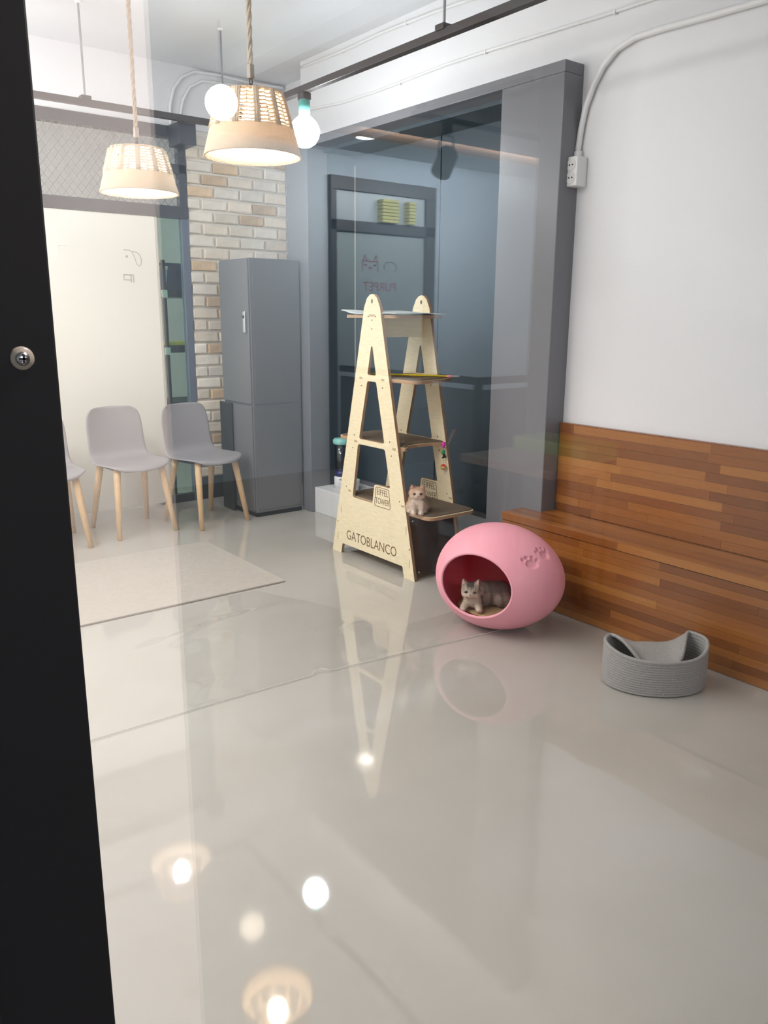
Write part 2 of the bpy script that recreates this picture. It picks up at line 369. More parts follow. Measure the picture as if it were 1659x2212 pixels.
cable([(3.195, 5.08, 3.022), (3.192, 4.584, 3.010), (3.192, 4.178, 3.017), (3.192, 3.703, 3.005), (3.192, 3.3, 2.985), (3.19, 2.2, 2.98), (3.19, .62, 2.98)], .008,
      'white cable clipped along the seam of ceiling and right wall', [(3.196, 4.58, 3.01), (3.196, 3.95, 3.012), (3.196, 3.3, 2.985)])
cable([(3.40, 5.66, 3.04), (3.125, 5.672, 3.035), (2.85, 5.672, 3.042), (2.70, 5.672, 3.035), (2.60, 5.672, 2.985), (2.535, 5.672, 2.90), (2.503, 5.672, 2.79), (2.50, 5.672, 2.67)], .011,
      'outer white cable looping down the back wall behind the hanging lamps')
cable([(3.40, 5.66, 3.005), (3.0, 5.672, 3.0), (2.75, 5.672, 2.985), (2.655, 5.672, 2.93), (2.60, 5.672, 2.84), (2.575, 5.672, 2.74), (2.565, 5.672, 2.67)], .010,
      'inner white cable looping down the back wall nearer the brick pier')

# ------------------------------------------------------------------ bench of glued acacia blocks
bench = thing('bench', 'long varnished bench of glued brown wood blocks along the white wall', 'bench', (2.92, .62, 0))
BY0, BY1 = 0.0, 2.165
def plank_mesh():
    bm = bmesh.new(); bx(bm, -.5, .5, -.5, .5, -.5, .5); me = bpy.data.meshes.new('plank'); bm.to_mesh(me); bm.free(); me.materials.append(PLANK); return me
PM = plank_mesh()
def plank_part(name, kind, n, length, pitch, org, seed, lens=(.24, .62)):
    """one panel of the bench: a backing mesh with plank children; local X of a plank runs along the bench"""
    rnd = random.Random(seed)
    if kind == 'v':   # vertical panel facing -X, org = (x face, z0)
        core = box(name, (org[0]+.004, org[0]+.022, BY0, length, org[1], org[1]+n*pitch), PLANK, bench)
    else:             # seat
        core = box(name, (org[0], org[0]+n*pitch, BY0, length, org[1]-.026, org[1]-.004), PLANK, bench)
    for r in range(n):
        y = BY0 - rnd.uniform(0, .3)
        while y < length-.005:
            L = rnd.uniform(*lens); y1 = min(y+L, length); y0 = max(y, BY0)
            if y1 > BY0+.01:
                if length-y1 < .06: y1 = length
                p = bpy.data.objects.new('plank', PM); C.objects.link(p); p.parent = core
                dz = rnd.uniform(0, .0009)
                if kind == 'v':
                    p.location = (org[0]+.005-dz, (y0+y1)/2, org[1]+(r+.5)*pitch); p.scale = (y1-y0-.0006, .012, pitch-.0007); p.rotation_euler = (0, 0, PI/2)
                else:
                    p.location = (org[0]+(r+.5)*pitch, (y0+y1)/2, org[1]-.006+dz); p.scale = (y1-y0-.0006, pitch-.0007, .012); p.rotation_euler = (0, 0, PI/2)
            y = y1
    return core
plank_part('front_panel', 'v', 11, BY1, .03535, (.004, 0.002), 3, (.34, .95))
plank_part('seat_edge', 'v', 1, BY1, .034, (-.004, .395), 5, (.4, .9))
plank_part('seat', 'h', 7, BY1, .0383, (.0, .432), 8, (.5, 1.1))
plank_part('backrest', 'v', 11, 2.035, .0404, (.254, .4335), 21, (.28, .80))
box('end_panel', (.012, .25, BY1-.02, BY1+.004, .002, .41), PLANK, bench)
box('cap', (.253, .279, BY0, 2.036, .8775, .884), PLANK, bench)

# ------------------------------------------------------------------ locker
lk = thing('locker', 'tall dark grey metal locker cabinet standing by the brick pier', 'locker', (2.668, 4.925, 0))
box('body', (0, .385, 0, .43, .03, 1.765), LOCK, lk, .004)
box('plinth', (.006, .38, .006, .425, 0, .03), BLACK, lk)
box('side_panel', (.02, .365, -.003, .0, .80, 1.745), LOCK, lk, .001)
box('side_panel', (.02, .365, -.003, .0, .05, .785), LOCK, lk, .001)
d1 = box('door', (-.012, 0, .008, .422, .80, 1.755), LOCK, lk, .003)
box('handle', (-.03, -.012, .03, .06, 1.28, 1.42), CHROME, d1, .004)
box('lock', (-.034, -.028, .036, .054, 1.375, 1.395), BLACK, d1)
box('door', (-.012, 0, .008, .422, .045, .785), LOCK, lk, .003)

bb = box('gap_shade_board', (2.632, 2.655, 5.20, 5.37, 0, .79), mat('black_board', (.015, .015, .017), .5), None, .009); tag(bb, 'black board standing in for the shaded gap at the left side of the grey locker', 'board')  # dark slab put in for the shade of the gap beside the locker

# ------------------------------------------------------------------ back glazing: mesh, bars, cream sliding panel, glass
w1 = bpy.data.objects.new('window_1', None); C.objects.link(w1); struct(w1, 'charcoal framed glazing with a wire mesh transom in the back wall')
box('frame', (-1.2, 2.60, YB-.02, YB+.05, 2.585, 2.66), FRAME, w1)
box('frame', (-1.2, 2.60, YB-.02, YB+.05, 2.06, 2.14), FRAME, w1)
box('frame', (2.55, 2.60, YB-.01, YB+.05, 0, 2.06), mat('blue_grey_frame', (.13, .15, .20), .4), w1)
box('frame', (2.545, 2.60, YB-.01, YB+.05, 2.14, 2.585), FRAME, w1)
box('frame', (2.47, 2.60, YB-.01, YB+.05, 2.36, 2.42), FRAME, w1)
box('corner_block', (2.475, 2.60, YB-.20, YB-.02, 2.52, 2.66), FRAME, w1, .004)
box('glass_pane', (2.28, 2.55, YB+.02, YB+.028, .06, 2.06), GLASS2, w1)
box('frame', (2.28, 2.55, YB, YB+.05, 0, .06), FRAME, w1)
bm = bmesh.new(); dx, dz = .052, .033
xx0, xx1, zz0, zz1 = .9, 2.545, 2.14, 2.585
for s in (1, -1):
    k = -40
    while k < 80:
        pts = []; x0 = xx0+k*dx; zz = zz0
        x1 = x0 + s*(zz1-zz0)/dz*dx*.5*1.0
        a, b = Vector((x0, YB, zz0)), Vector((x1, YB, zz1))
        lo, hi = (a, b) if a.x < b.x else (b, a)
        if hi.x > xx0 and lo.x < xx1:
            t0 = max(0, (xx0-lo.x)/(hi.x-lo.x)); t1 = min(1, (xx1-lo.x)/(hi.x-lo.x))
            if t1-t0 > .02: tube(bm, [lo+(hi-lo)*t0, lo+(hi-lo)*t1], .0023, 4)
        k += 1
wm = obj('wire_mesh', bm, mat('mesh_wire', (.22, .22, .22), .5), w1); wm['kind'] = 'stuff'
d2 = bpy.data.objects.new('door_2', None); C.objects.link(d2); struct(d2, 'plain cream sliding door panel behind the grey chairs')
box('panel', (-.6, 2.345, YB-.012, YB+.012, .02, 2.06), CREAM, d2, .003)
box('panel_edge', (2.345, 2.36, YB-.014, YB+.014, .02, 2.06), mat('panel_edge_beige', (.55, .53, .46), .5), d2)
PRINT = mat('grey_print', (.36, .33, .30), .6)
Y0 = YB-.0135
line_art('ear_print', [[(2.108, 1.826), (2.15, 1.826), (2.168, 1.815), (2.186, 1.775), (2.198, 1.735), (2.212, 1.722), (2.228, 1.735), (2.232, 1.77), (2.22, 1.80), (2.20, 1.815), (2.168, 1.818)]], .0022, PRINT, d2, T(0, Y0, 0) @ AX_YN)
bm = bmesh.new(); sphere(bm, (2.13, Y0, 1.783), .008, 10, (1, .2, 1)); obj('eye_print', bm, PRINT, d2)
line_art('letter_print', [[(2.10, 1.662), (2.168, 1.662), (2.168, 1.612)], [(2.10, 1.662), (2.10, 1.628), (2.15, 1.628)], [(2.15, 1.662), (2.15, 1.612)]], .003, PRINT, d2, T(0, Y0, 0) @ AX_YN)
line_art('corner_print', [[(1.755, 1.835), (1.675, 1.835), (1.675, 1.775)]], .0018, mat('pale_print', (.86, .85, .80), .6), d2, T(0, Y0, 0) @ AX_YN)
# black shelf rack and crate seen through the strip of glass
rk = thing('shelf_rack', 'black metal shelf rack behind the strip of greenish glass', 'rack', (2.44, 5.80, 0))
for x in (0, .36):
    for y in (0, .36): box('post', (x-.012, x+.012, y-.012, y+.012, 0, 1.78), BLACK, rk)
for zz in (.70, 1.12, 1.52): box('shelf', (-.012, .372, -.012, .372, zz, zz+.05), BLACK, rk)
box('top_panel', (-.012, .372, .30, .372, 1.57, 1.78), NAVY, rk)
for zz in (1.515, 1.105): box('bracket', (-.03, .012, -.035, -.014, zz, zz+.055), PLASTIC_W, rk, .004)
tb = thing('storage_tub', 'translucent blue and white tub on the top shelf of the black rack', 'tub', (2.44, 5.90, 1.572))
obj('tub', lathe(bmesh.new(), [(0, 0), (.055, 0), (.07, .14), (.064, .14), (.05, .01), (0, .01)], 20), mat('blue_tub', (.20, .36, .75), .4), tb, True)
obj('rim', lathe(bmesh.new(), [(.07, .14), (.076, .17), (.066, .17), (.062, .14)], 20, close=True), PLASTIC_W, tb, True)
yt = box('yellow_tray', (2.46, 2.72, 5.82, 6.02, 1.171, 1.20), mat('yellow_plastic', (.62, .52, .06), .5), None, .006); tag(yt, 'small yellow tray lying on the middle shelf of the black rack', 'tray')
cg = thing('wire_crate', 'black wire pet crate standing behind the rightmost chair', 'crate', (2.36, 5.36, 0))
cbm = bmesh.new()
bpy.data.objects.remove(cg)
cbm.free()

# ------------------------------------------------------------------ chairs
def shell_bm():
    prof = [(-.225, .425), (-.215, .441), (-.19, .449), (-.10, .449), (0, .444), (.09, .444), (.155, .452), (.19, .475), (.21, .515), (.222, .57), (.236, .64), (.25, .71), (.262, .77), (.267, .80)]
    wid = [.135, .175, .205, .232, .238, .230, .215, .205, .200, .198, .197, .195, .180, .135]
    bm = bmesh.new(); n = 12; rows = []
    for (y, z), w in zip(prof, wid):
        r = []
        for j in range(n+1):
            u = -1+2*j/n; s = max(0, (y-.12)/.15); s = min(1, s)
            yy = y - .035*s*u*u; zz = z + (1-s)*(.012*u*u) 
            if y < -.18: yy += .05*u*u; zz -= .006*u*u
            r.append(bm.verts.new((u*w, yy, zz)))
        rows.append(r)
    for a, b in zip(rows[:-1], rows[1:]):
        for j in range(n): bm.faces.new((a[j], a[j+1], b[j+1], b[j]))
    bmesh.ops.recalc_face_normals(bm, faces=bm.faces)
    bmesh.ops.solidify(bm, geom=bm.faces[:], thickness=.011)
    bmesh.ops.subdivide_edges(bm, edges=bm.edges[:], cuts=0)
    return bm
def chair(label, loc, rz):
    t = thing('dining_chair', label, 'chair', loc, rz, 'grey shell chairs along the back wall')
    bm = shell_bm()
    me = bpy.data.meshes.new('shell'); bmesh.ops.recalc_face_normals(bm, faces=bm.faces); bm.to_mesh(me); bm.free()
    s = link('shell', me, t, SHELL, True); md = s.modifiers.new('s', 'SUBSURF'); md.levels = md.render_levels = 1
    for sx in (-1, 1):
        for y0, y1 in ((-.12, -.195), (.13, .225)):
            obj('leg', tube(bmesh.new(), [(sx*.150, y0, .441), (sx*.158, y0+(y1-y0)*.15, .37), (sx*.195, y1, 0)], [.023, .0225, .016], 12), BEECH, t, True)
    box('under_frame', (-.15, .15, -.13, .14, .422, .436), FRAME, t, .004)
    return t
c1 = chair('middle chair of the row, grey plastic shell on beech legs before the cream panel', (1.858, 5.12, 0), .08)
dup(c1, (1.295, 5.06, 0), -.06, 'leftmost grey shell chair, half hidden by the black door post')
dup(c1, (2.355, 5.055, 0), .20, 'rightmost grey shell chair of the row, in front of the brick pier')

# ------------------------------------------------------------------ mat and vinyl sheet on the floor
fm = obj('floor_mat', bx(bmesh.new(), -.2, 2.10, 3.58, 4.55, .0005, .011, .003), MATG); tag(fm, 'flat beige felt mat lying on the grey floor before the chairs', 'mat')
bm = bmesh.new(); nx, ny = 110, 60; rows = []
def sheet_z(x, y, t):
    w = 0
    w += .010*math.exp(-((y-3.16-.10*math.sin((x-1.2)*2.6))/.055)**2)*max(0, min(1, (x-1.0)*2))*max(0, min(1, (2.15-x)*4))
    w += .007*math.exp(-((y-2.88+.10*(x-1.9))/.04)**2)*max(0, min(1, (x-1.75)*5))
    w += .0016*(math.sin(5.1*x+3*y)*math.sin(7*y-2*x)+1)*(4*t*(1-t))
    w += .005*math.exp(-((x-1.22-.25*(y-2.62))/.10)**2)*math.exp(-((y-2.66)/.07)**2)
    w += .009*math.exp(-((x-1.63)/.03)**2)*math.exp(-(t/.06)**2)
    return w + .0012 + .003*math.exp(-(t/.02)**2)
for i in range(nx+1):
    x = .2+2.5*i/nx; near = 2.53-.025*(x-.7)**2-.055*max(0, x-1.6) + (.02 if 1.60 < x < 1.64 else 0); far = 3.56 if x < 1.9 else 3.56-.85*min(1, (x-1.9)/.35)
    rows.append([bm.verts.new((x, near+(far-near)*j/ny, sheet_z(x, near+(far-near)*j/ny, j/ny))) for j in range(ny+1)])
EDGE = [r[0].co + Vector((0, 0, .001)) for r in rows]
for a, b in zip(rows[:-1], rows[1:]):
    for j in range(ny): bm.faces.new((a[j], b[j], b[j+1], a[j+1]))
bmesh.ops.recalc_face_normals(bm, faces=bm.faces)
vs_ = obj('vinyl_sheet', bm, FILM, None, True, False); vs_edge = obj('edge', tube(bmesh.new(), EDGE, .0016, 6), mat('pale_film_edge', (.62, .61, .58), .2), vs_, True)
tag(vs_, 'wrinkled clear vinyl sheet spread on the floor in front of the beige mat', 'sheet')

# ------------------------------------------------------------------ cat tower
tw = thing('cat_tower', 'tall birch plywood A-frame cat tower with four brown carpeted platforms', 'cat tower', (2.67, 3.56, 0))
def panel_polys():
    ou = [(-.392, 0), (-.395, .0), (-.082, 1.40)]
    top = [(-.072, 1.44), (-.045, 1.49), (-.02, 1.508), (0, 1.512), (.02, 1.508), (.045, 1.49), (.072, 1.44)]
    poly = [(-.302, 0), (-.395, 0), (-.082, 1.39)] + top + [(.082, 1.39), (.395, 0), (.302, 0), (.288, .062), (-.288, .062)]
    poly = rounded(poly, [0, 0, .0]+[0]*7+[0, 0, 0, .012, .012])
    # u runs along -Y (right in the photo is +u)
    low = rounded([(-.183, .367), (.012, .367), (.028, .478), (.172, .478), (.123, .688), (-.128, .688)], [.02, .006, .02, .012, .02, .02])
    mid = rounded([(-.118, .718), (.118, .718), (.040, 1.048), (-.040, 1.048)], .015)
    upp = rounded([(-.040, 1.082), (.040, 1.082), (.006, 1.237), (-.006, 1.237)], [.012, .012, .005, .005])
    hole = [(.008*math.cos(a*PI/6), 1.474+.012*math.sin(a*PI/6)) for a in range(12)]
    return [poly, low, mid, upp, hole]
PP = panel_polys()
W_T = .345
def tower_panel(x):
    me = plate(PP, .018); me.transform(AX_XN)
    o = link('side_panel', me, tw, [PLY, PLYEDGE]); o.location = (x, 0, 0)
    for p in me.polygons:
        if abs(p.normal.x) < .5: p.material_index = 1
    # screw dots and joint marks
    bm = bmesh.new()
    for u, z in ((-.165, .735), (.165, .735), (-.178, .66), (.18, .66), (-.095, 1.02), (.098, 1.02), (-.245, .42), (.255, .42), (-.032, 1.395), (.032, 1.395), (0, 1.375), (0, 1.33), (-.335, .19), (.345, .17)):
        tube(bm, [(x-.0096, -u, z), (x-.0085, -u, z)], .0042, 10)
    q_ = obj('screw_hole', bm, ENGR, o); q_['kind'] = 'stuff'; q_.location = (-x, 0, 0)
    bm = bmesh.new()
    for u, z, w, h in ((-.212, .40, .028, .012), (.285, .40, .028, .012), (-.15, .70, .03, .013), (.205, .70, .03, .013), (-.10, 1.063, .026, .012), (.10, 1.063, .026, .012), (0, 1.400, .05, .012), (-.335, .10, .006, .05), (.347, .09, .006, .05), (.315, .27, .006, .045), (-.30, .27, .006, .04)):
        bx(bm, x-.0094, x-.0088, -u-w/2, -u+w/2, z-h/2, z+h/2)
    q_ = obj('joint_mark', bm, mat('plywood_tan', (.50, .38, .22), .6), o); q_['kind'] = 'stuff'; q_.location = (-x, 0, 0)
    mx = AX_XN
    # engraved sign on the small plate
    for s, z in (('EIFFEL', .440), ('TOWER', .389)):
        text('lettering', s, ENGR, o, T(-.0094, -.103, z) @ mx, .050, .0004, .80 if s == 'EIFFEL' else .72)
    fr = rounded([(.032, .358), (.178, .358), (.160, .468), (.044, .468)], .014)
    line_art('sign_frame', [[tuple(q) for q in fr]+[tuple(fr[0])]], .0016, ENGR, o, T(-.0094, 0, 0) @ mx)
    return o
p_near = tower_panel(0); p_far = tower_panel(W_T)
text('lettering', 'GATOBLANCO', ENGR, p_near, T(-.0094, .005, .125) @ AX_XN, .082, .0004, .86)
def platform(z, poly, th=.017, carpet=True, inset=.014, hole=False):
    me = plate([rounded(poly, .05)], th); o = link('platform', me, tw, [PLY, PLYEDGE]); o.location = (0, 0, z)
    for p in me.polygons:
        if abs(p.normal.z) < .5: p.material_index = 1
    if carpet:
        c = Vector((sum(p[0] for p in poly)/len(poly), sum(p[1] for p in poly)/len(poly)))
        pl = [tuple(Vector(p)+(c-Vector(p)).normalized()*inset) for p in poly]
        me = plate([rounded(pl, .045)], .006); link('carpet', me, o, CARPET); o.children[-1].location = (0, 0, th/2+.003)
    return o
X1 = W_T+.005
platform(.36, [(.01, -.485), (X1, -.485), (X1, .30), (.01, .30)])
bm = bmesh.new(); lathe(bm, [(0, 0), (.055, 0), (.06, .004), (0, .004)], 24, (.13, .115, .3745)); obj('hole_rim', bm, mat('inner_brown', (.16, .10, .06), .8), tw)
p3 = [(.01, .36), (W_T, .36), (W_T, -.245), (.26, -.205), (.16, -.195), (.08, -.215), (.01, -.285)]
platform(.703, p3)
platform(1.062, [(.01, .11), (W_T, .11), (W_T+.03, -.235), (.22, -.315), (.01, -.345)])
platform(1.395, [(.01, .29), (W_T, .29), (W_T+.02, -.175), (.01, -.175)], carpet=False)
box('cross_rail', (.009, W_T-.009, -.012, .006, 1.285, 1.386), PLY, tw)
def slope_panel(name, x0, x1, ya, yb, z0, z1, th, M, sgn):
    bm = bmesh.new(); v = [bm.verts.new((x, (y+t)*sgn, z)) for x in (x0, x1) for t in (0, th) for y, z in ((ya, z0), (yb, z1))]
    for f in ((0, 1, 3, 2), (4, 6, 7, 5), (0, 4, 5, 1), (2, 3, 7, 6), (0, 2, 6, 4), (1, 5, 7, 3)): bm.faces.new([v[i] for i in f])
    return obj(name, bm, M, tw)
slope_panel('felt_panel', .012, W_T-.012, .358, .292, .03, .349, .012, FELT, -1)
slope_panel('felt_panel', .012, W_T-.012, .358, .292, .03, .349, .012, FELT, 1)
ac = slope_panel('acrylic_cover', .010, W_T-.010, .384, .312, .012, .349, .004, ACRYL, -1)
bm = bmesh.new()
for x, z in ((.03, .32), (.03, .045), (W_T-.03, .32)): sphere(bm, (x, -.390+.2137*(z-.012), z), .005, 8)
obj('screw', bm, CHROME, ac)['kind'] = 'stuff'
box('base_board', (.009, W_T-.009, -.355, .33, .066, .078), PLY, tw)
# things on the tower
bm = bmesh.new(); nx, ny = 30, 20; rows = []
for i in range(nx+1):
    u = i/nx; r = []
    for j in range(ny+1):
        v = j/ny; y = .30-.49*u; x = 0+.36*v
        z = .0015+.022*math.exp(-((u-.02)/.10)**2)*(1-v)*.9+.016*math.exp(-((u-.62)/.10)**2)*(1-.6*v)*(1 if v < .9 else .5)+.004*math.sin(9*u+4*v)**2
        r.append(bm.verts.new((x, y, z)))
    rows.append(r)
for a, b in zip(rows[:-1], rows[1:]):
    for j in range(ny): bm.faces.new((a[j], a[j+1], b[j+1], b[j]))
bmesh.ops.recalc_face_normals(bm, faces=bm.faces); bmesh.ops.solidify(bm, geom=bm.faces[:], thickness=-.006)
bl = obj('blanket', bm, mat('pale_grey_fleece', (.52, .56, .55), .95, bump=.4, bscale=200), None, True); bl.location = (2.67, 3.56, 1.4045)
tag(bl, 'rumpled pale grey fleece pad on the top platform of the cat tower', 'blanket')
wn = thing('wand_toy', 'yellow wand toy with pink tip lying on the second platform', 'cat toy', (2.705, 3.66, 1.083))
bm = bmesh.new(); tube(bm, [(0, 0, 0), (.262, -.372, 0)], .0055, 10); obj('stick', bm, mat('yellow_stick', (.80, .62, .02), .4), wn, True)
bm = bmesh.new(); tube(bm, [(.262, -.372, 0), (.279, -.396, 0)], .0062, 10); obj('tip', bm, mat('pink_tip', (.85, .25, .35), .4), wn, True)
bm = bmesh.new(); tube(bm, [(.279, -.396, 0), (.305, -.432, 0)], .0056, 10); obj('end_cap', bm, mat('grey_cap', (.25, .25, .25), .5), wn, True)
ty = thing('hanging_toy', 'string cat toy with feather, pink bead and rainbow ball hanging off the third platform', 'cat toy', (2.985, 3.315, .575))
obj('string', tube(bmesh.new(), [(0, 0, .155), (0, 0, .025)], .0012, 5), CORD, ty)
bm = bmesh.new(); sphere(bm, (-.002, 0, 0), .0165, 20)
ball = obj('ball', bm, [mat('ball_red', (.70, .03, .02), .4), mat('ball_yellow', (.85, .50, .08), .4), mat('ball_green', (.35, .50, .25), .4), mat('ball_navy', (.06, .12, .25), .4)], ty, True)
for p in ball.data.polygons:
    z = p.center.z; p.material_index = 0 if z > .004 else 1 if z > .001 else 2 if z > -.003 else 3 if z > -.0065 else 1 if z > -.011 else 0
obj('pink_bead', tube(bmesh.new(), [(-.004, 0, .142), (-.004, 0, .138), (-.004, 0, .122), (-.003, 0, .112), (0, 0, .107)], [.007, .011, .010, .007, .003], 10), mat('magenta', (.65, .05, .40), .5), ty, True)
obj('green_bead', tube(bmesh.new(), [(-.003, 0, .098), (-.003, 0, .09), (-.006, 0, .078), (-.008, 0, .07)], [.005, .010, .010, .004], 8), mat('green_plume', (.03, .25, .08), .7), ty, True)
bm = bmesh.new(); sphere(bm, (.002, 0, .064), .008, 10, (1, 1, 1.3)); sphere(bm, (-.006, 0, .054), .006, 8); sphere(bm, (.010, 0, .056), .006, 8); obj('bell', bm, BLACK, ty, True)
bm = bmesh.new(); tube(bm, [(.004, 0, .09), (.022, -.01, .135), (.05, -.025, .205)], .0016, 5)
for i in range(18):
    t = .25+.75*i/17; c = Vector((.004+.046*t, -.025*t, .09+.115*t)); l = .014*(1-.3*t)
    for s in (-1, 1): tube(bm, [c, c+Vector((s*l, s*-.004, .008))], .0011, 4)
fe = obj('feather', bm, mat('brown_feather', (.24, .19, .16), .8), ty); fe['kind'] = 'stuff'

# ------------------------------------------------------------------ pink egg house
EC = Vector((2.582, 2.462, 0)); EA, EB, EZ = .302, .262, .243
egg = thing('cat_house', 'pink plastic egg shaped cat house with paw prints by the bench', 'cat house', (EC.x, EC.y, 0))
OPEN = Vector((-.972, -.25, .03)).normalized()   # axis of the round opening
LONG = Vector((.30, -.95, 0)).normalized()         # long axis
def egg_point(d, k=1.0):
    a = d.dot(LONG); side = Vector((LONG.y, -LONG.x, 0)); b = d.dot(side); c = d.z
    A = EA*(1.0+.0*a); f = 1.0
    p = LONG*a*(EA)*k + side*b*EB*k*(1-.06*a) + Vector((0, 0, c*EZ*k*(1-.05*a)))
    p.z += .238
    if p.z < .012: p.z = .012 - (.012-p.z)*.35
    return p
PAWS = [(Vector((-.24, -.80, .55)).normalized(), .0), (Vector((.10, -.76, .66)).normalized(), .2), (Vector((-.62, .60, .60)).normalized(), -.3)]
def paw_depth(d):
    h = 0
    for c, tw_ in PAWS:
        if d.dot(c) < .93: continue
        u = Vector((0, 0, 1)).cross(c).normalized(); v = c.cross(u)
        pu, pv = d.dot(u), d.dot(v)
        for (a, b, ra, rb) in ((0, -.012, .080, .060), (-.105, .055, .026, .026), (-.045, .085, .028, .026), (.035, .082, .026, .026), (.095, .045, .024, .026)):
            q = ((pu-a*1.2)/(ra*1.2))**2+((pv-b*1.2)/(rb*1.2))**2
            if q < 1.25: h = max(h, min(1, (1.25-q)/.3))
    return h
u_ = OPEN.orthogonal().normalized(); v_ = OPEN.cross(u_)
def egg_shell(name, k, M, th0, nth, nph, paws, parent):
    bm = bmesh.new(); rings = []
    for i in range(nth+1):
        th = th0+(PI-th0)*i/nth; r = []
        for j in range(nph):
            ph = 2*PI*j/nph; d = OPEN*math.cos(th)+(u_*math.cos(ph)+v_*math.sin(ph))*math.sin(th)
            kk = k
            if paws: kk -= .034*paw_depth(d)
            r.append(bm.verts.new(egg_point(d, kk)))
        rings.append(r)
    for A, B in zip(rings[:-1], rings[1:]):
        for j in range(nph): bm.faces.new((A[j], A[(j+1) % nph], B[(j+1) % nph], B[j]))
    return bm, rings
TH0 = math.radians(37.2)
bm, rg = egg_shell('shell', 1.0, PINK, TH0, 170, 260, True, egg)
edge_out = [v.co.copy() for v in rg[0]]
bmesh.ops.remove_doubles(bm, verts=rg[-1], dist=1e-5)
obj('shell', bm, PINK, egg, True)
bm, rg = egg_shell('inside', .955, PINKSHADE, TH0, 40, 80, False, egg)
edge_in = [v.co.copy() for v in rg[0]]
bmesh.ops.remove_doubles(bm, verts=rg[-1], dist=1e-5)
obj('inside', bm, PINKSHADE, egg, True)
rim_pts = [(edge_out[round(j*260/80) % 260]+edge_in[j])/2 for j in range(80)]
obj('rim', tube(bmesh.new(), rim_pts, .0068, 10, True), PINK, egg, True)
cu = thing('cushion', 'tan fleece cushion on the floor inside the pink egg house', 'cushion', (EC.x-.01, EC.y, .055))
bm = bmesh.new(); sphere(bm, (0, 0, 0), 1, 28)
for v in bm.verts:
    n = 1+.05*math.sin(7*v.co.x)+.04*math.sin(9*v.co.y+2)
    p = LONG*(v.co.x*.19)+Vector((LONG.y, -LONG.x, 0))*(v.co.y*.155)
    v.co = Vector((p.x, p.y, v.co.z*.022*n+.02+.03*max(0, (v.co.x**2+v.co.y**2)-.45)))
obj('pad', bm, mat('tan_fleece', (.50, .33, .17), .95, bump=.4, bscale=150), cu, True)

# ------------------------------------------------------------------ kittens
FUR = vcol_mat('fur')
EYE = mat('dark_eye', (.02, .015, .01), .08, coat=1)
NOSE = mat('pink_nose', (.50, .20, .17), .5)
EARIN = mat('ear_pink', (.62, .36, .30), .8)
def blob_mesh(parts, voxel, colf, noise=.0):
    bm = bmesh.new()
    for p in parts:
        if p[0] == 'e':   # ellipsoid: centre, radii, rotation (euler)
            _, c, r, e = p; mx = T(*c) @ Matrix.Rotation(e[2], 4, 'Z') @ Matrix.Rotation(e[1], 4, 'Y') @ Matrix.Rotation(e[0], 4, 'X') @ Matrix.Diagonal((*r, 1))
            bmesh.ops.create_uvsphere(bm, u_segments=18, v_segments=10, radius=1, matrix=mx)
        else:             # tapered limb
            tube(bm, p[1], p[2], 10)
    me = bpy.data.meshes.new('b'); bm.to_mesh(me); bm.free()
    o = bpy.data.objects.new('b', me); C.objects.link(o)
    r = o.modifiers.new('r', 'REMESH'); r.mode = 'VOXEL'; r.voxel_size = voxel; r.use_smooth_shade = True
    s = o.modifiers.new('s', 'SMOOTH'); s.factor = .5; s.iterations = 4
    bpy.context.view_layer.update(); dg = bpy.context.evaluated_depsgraph_get()
    out = bpy.data.meshes.new_from_object(o.evaluated_get(dg)); bpy.data.objects.remove(o)
    rnd = random.Random(3); a = out.color_attributes.new('Col', 'FLOAT_COLOR', 'POINT')
    for i, v in enumerate(out.vertices):
        c = colf(v.co); q = 1+rnd.uniform(-.06, .06); a.data[i].color = (c[0]*q, c[1]*q, c[2]*q, 1)
        if noise: v.co += v.normal*rnd.uniform(-noise, noise)
    for p in out.polygons: p.use_smooth = True
    return out
def mix(a, b, t): t = max(0, min(1, t)); return tuple(a[i]*(1-t)+b[i]*t for i in range(3))
def face(parent, H, hr, eye_s=1.0):
    """H head centre; the face looks along -Y"""
    for s in (-1, 1):
        bm = bmesh.new(); sphere(bm, (H.x+s*hr*.42, H.y-hr*.80, H.z+hr*.02), hr*.17*eye_s, 12, (1.25, .6, .85)); obj('eye', bm, EYE, parent, True)
        bm = bmesh.new(); a, b, c = (H.x+s*hr*.42, H.y-hr*.30, H.z+hr*.80), (H.x+s*hr*.92, H.y-hr*.28, H.z+hr*.56), (H.x+s*hr*.80, H.y-hr*.26, H.z+hr*1.28)
        a, b, c = map(Vector, (a, b, c)); m_ = (a+b+c)/3; q = [m_+(p-m_)*.62+Vector((0, -hr*.12, 0)) for p in (a, b, c)]
        vv = [bm.verts.new(p) for p in q]+[bm.verts.new(p+Vector((0, .003, 0))) for p in q]
        bm.faces.new(vv[:3]); bm.faces.new(vv[5:2:-1])
        for i in range(3): bm.faces.new((vv[i], vv[i+3], vv[(i+1) % 3+3], vv[(i+1) % 3]))
        obj('inner_ear', bm, EARIN, parent)
    bm = bmesh.new(); sphere(bm, (H.x, H.y-hr*1.06, H.z-hr*.20), hr*.10, 8, (1.2, .7, .8)); obj('nose', bm, NOSE, parent, True)
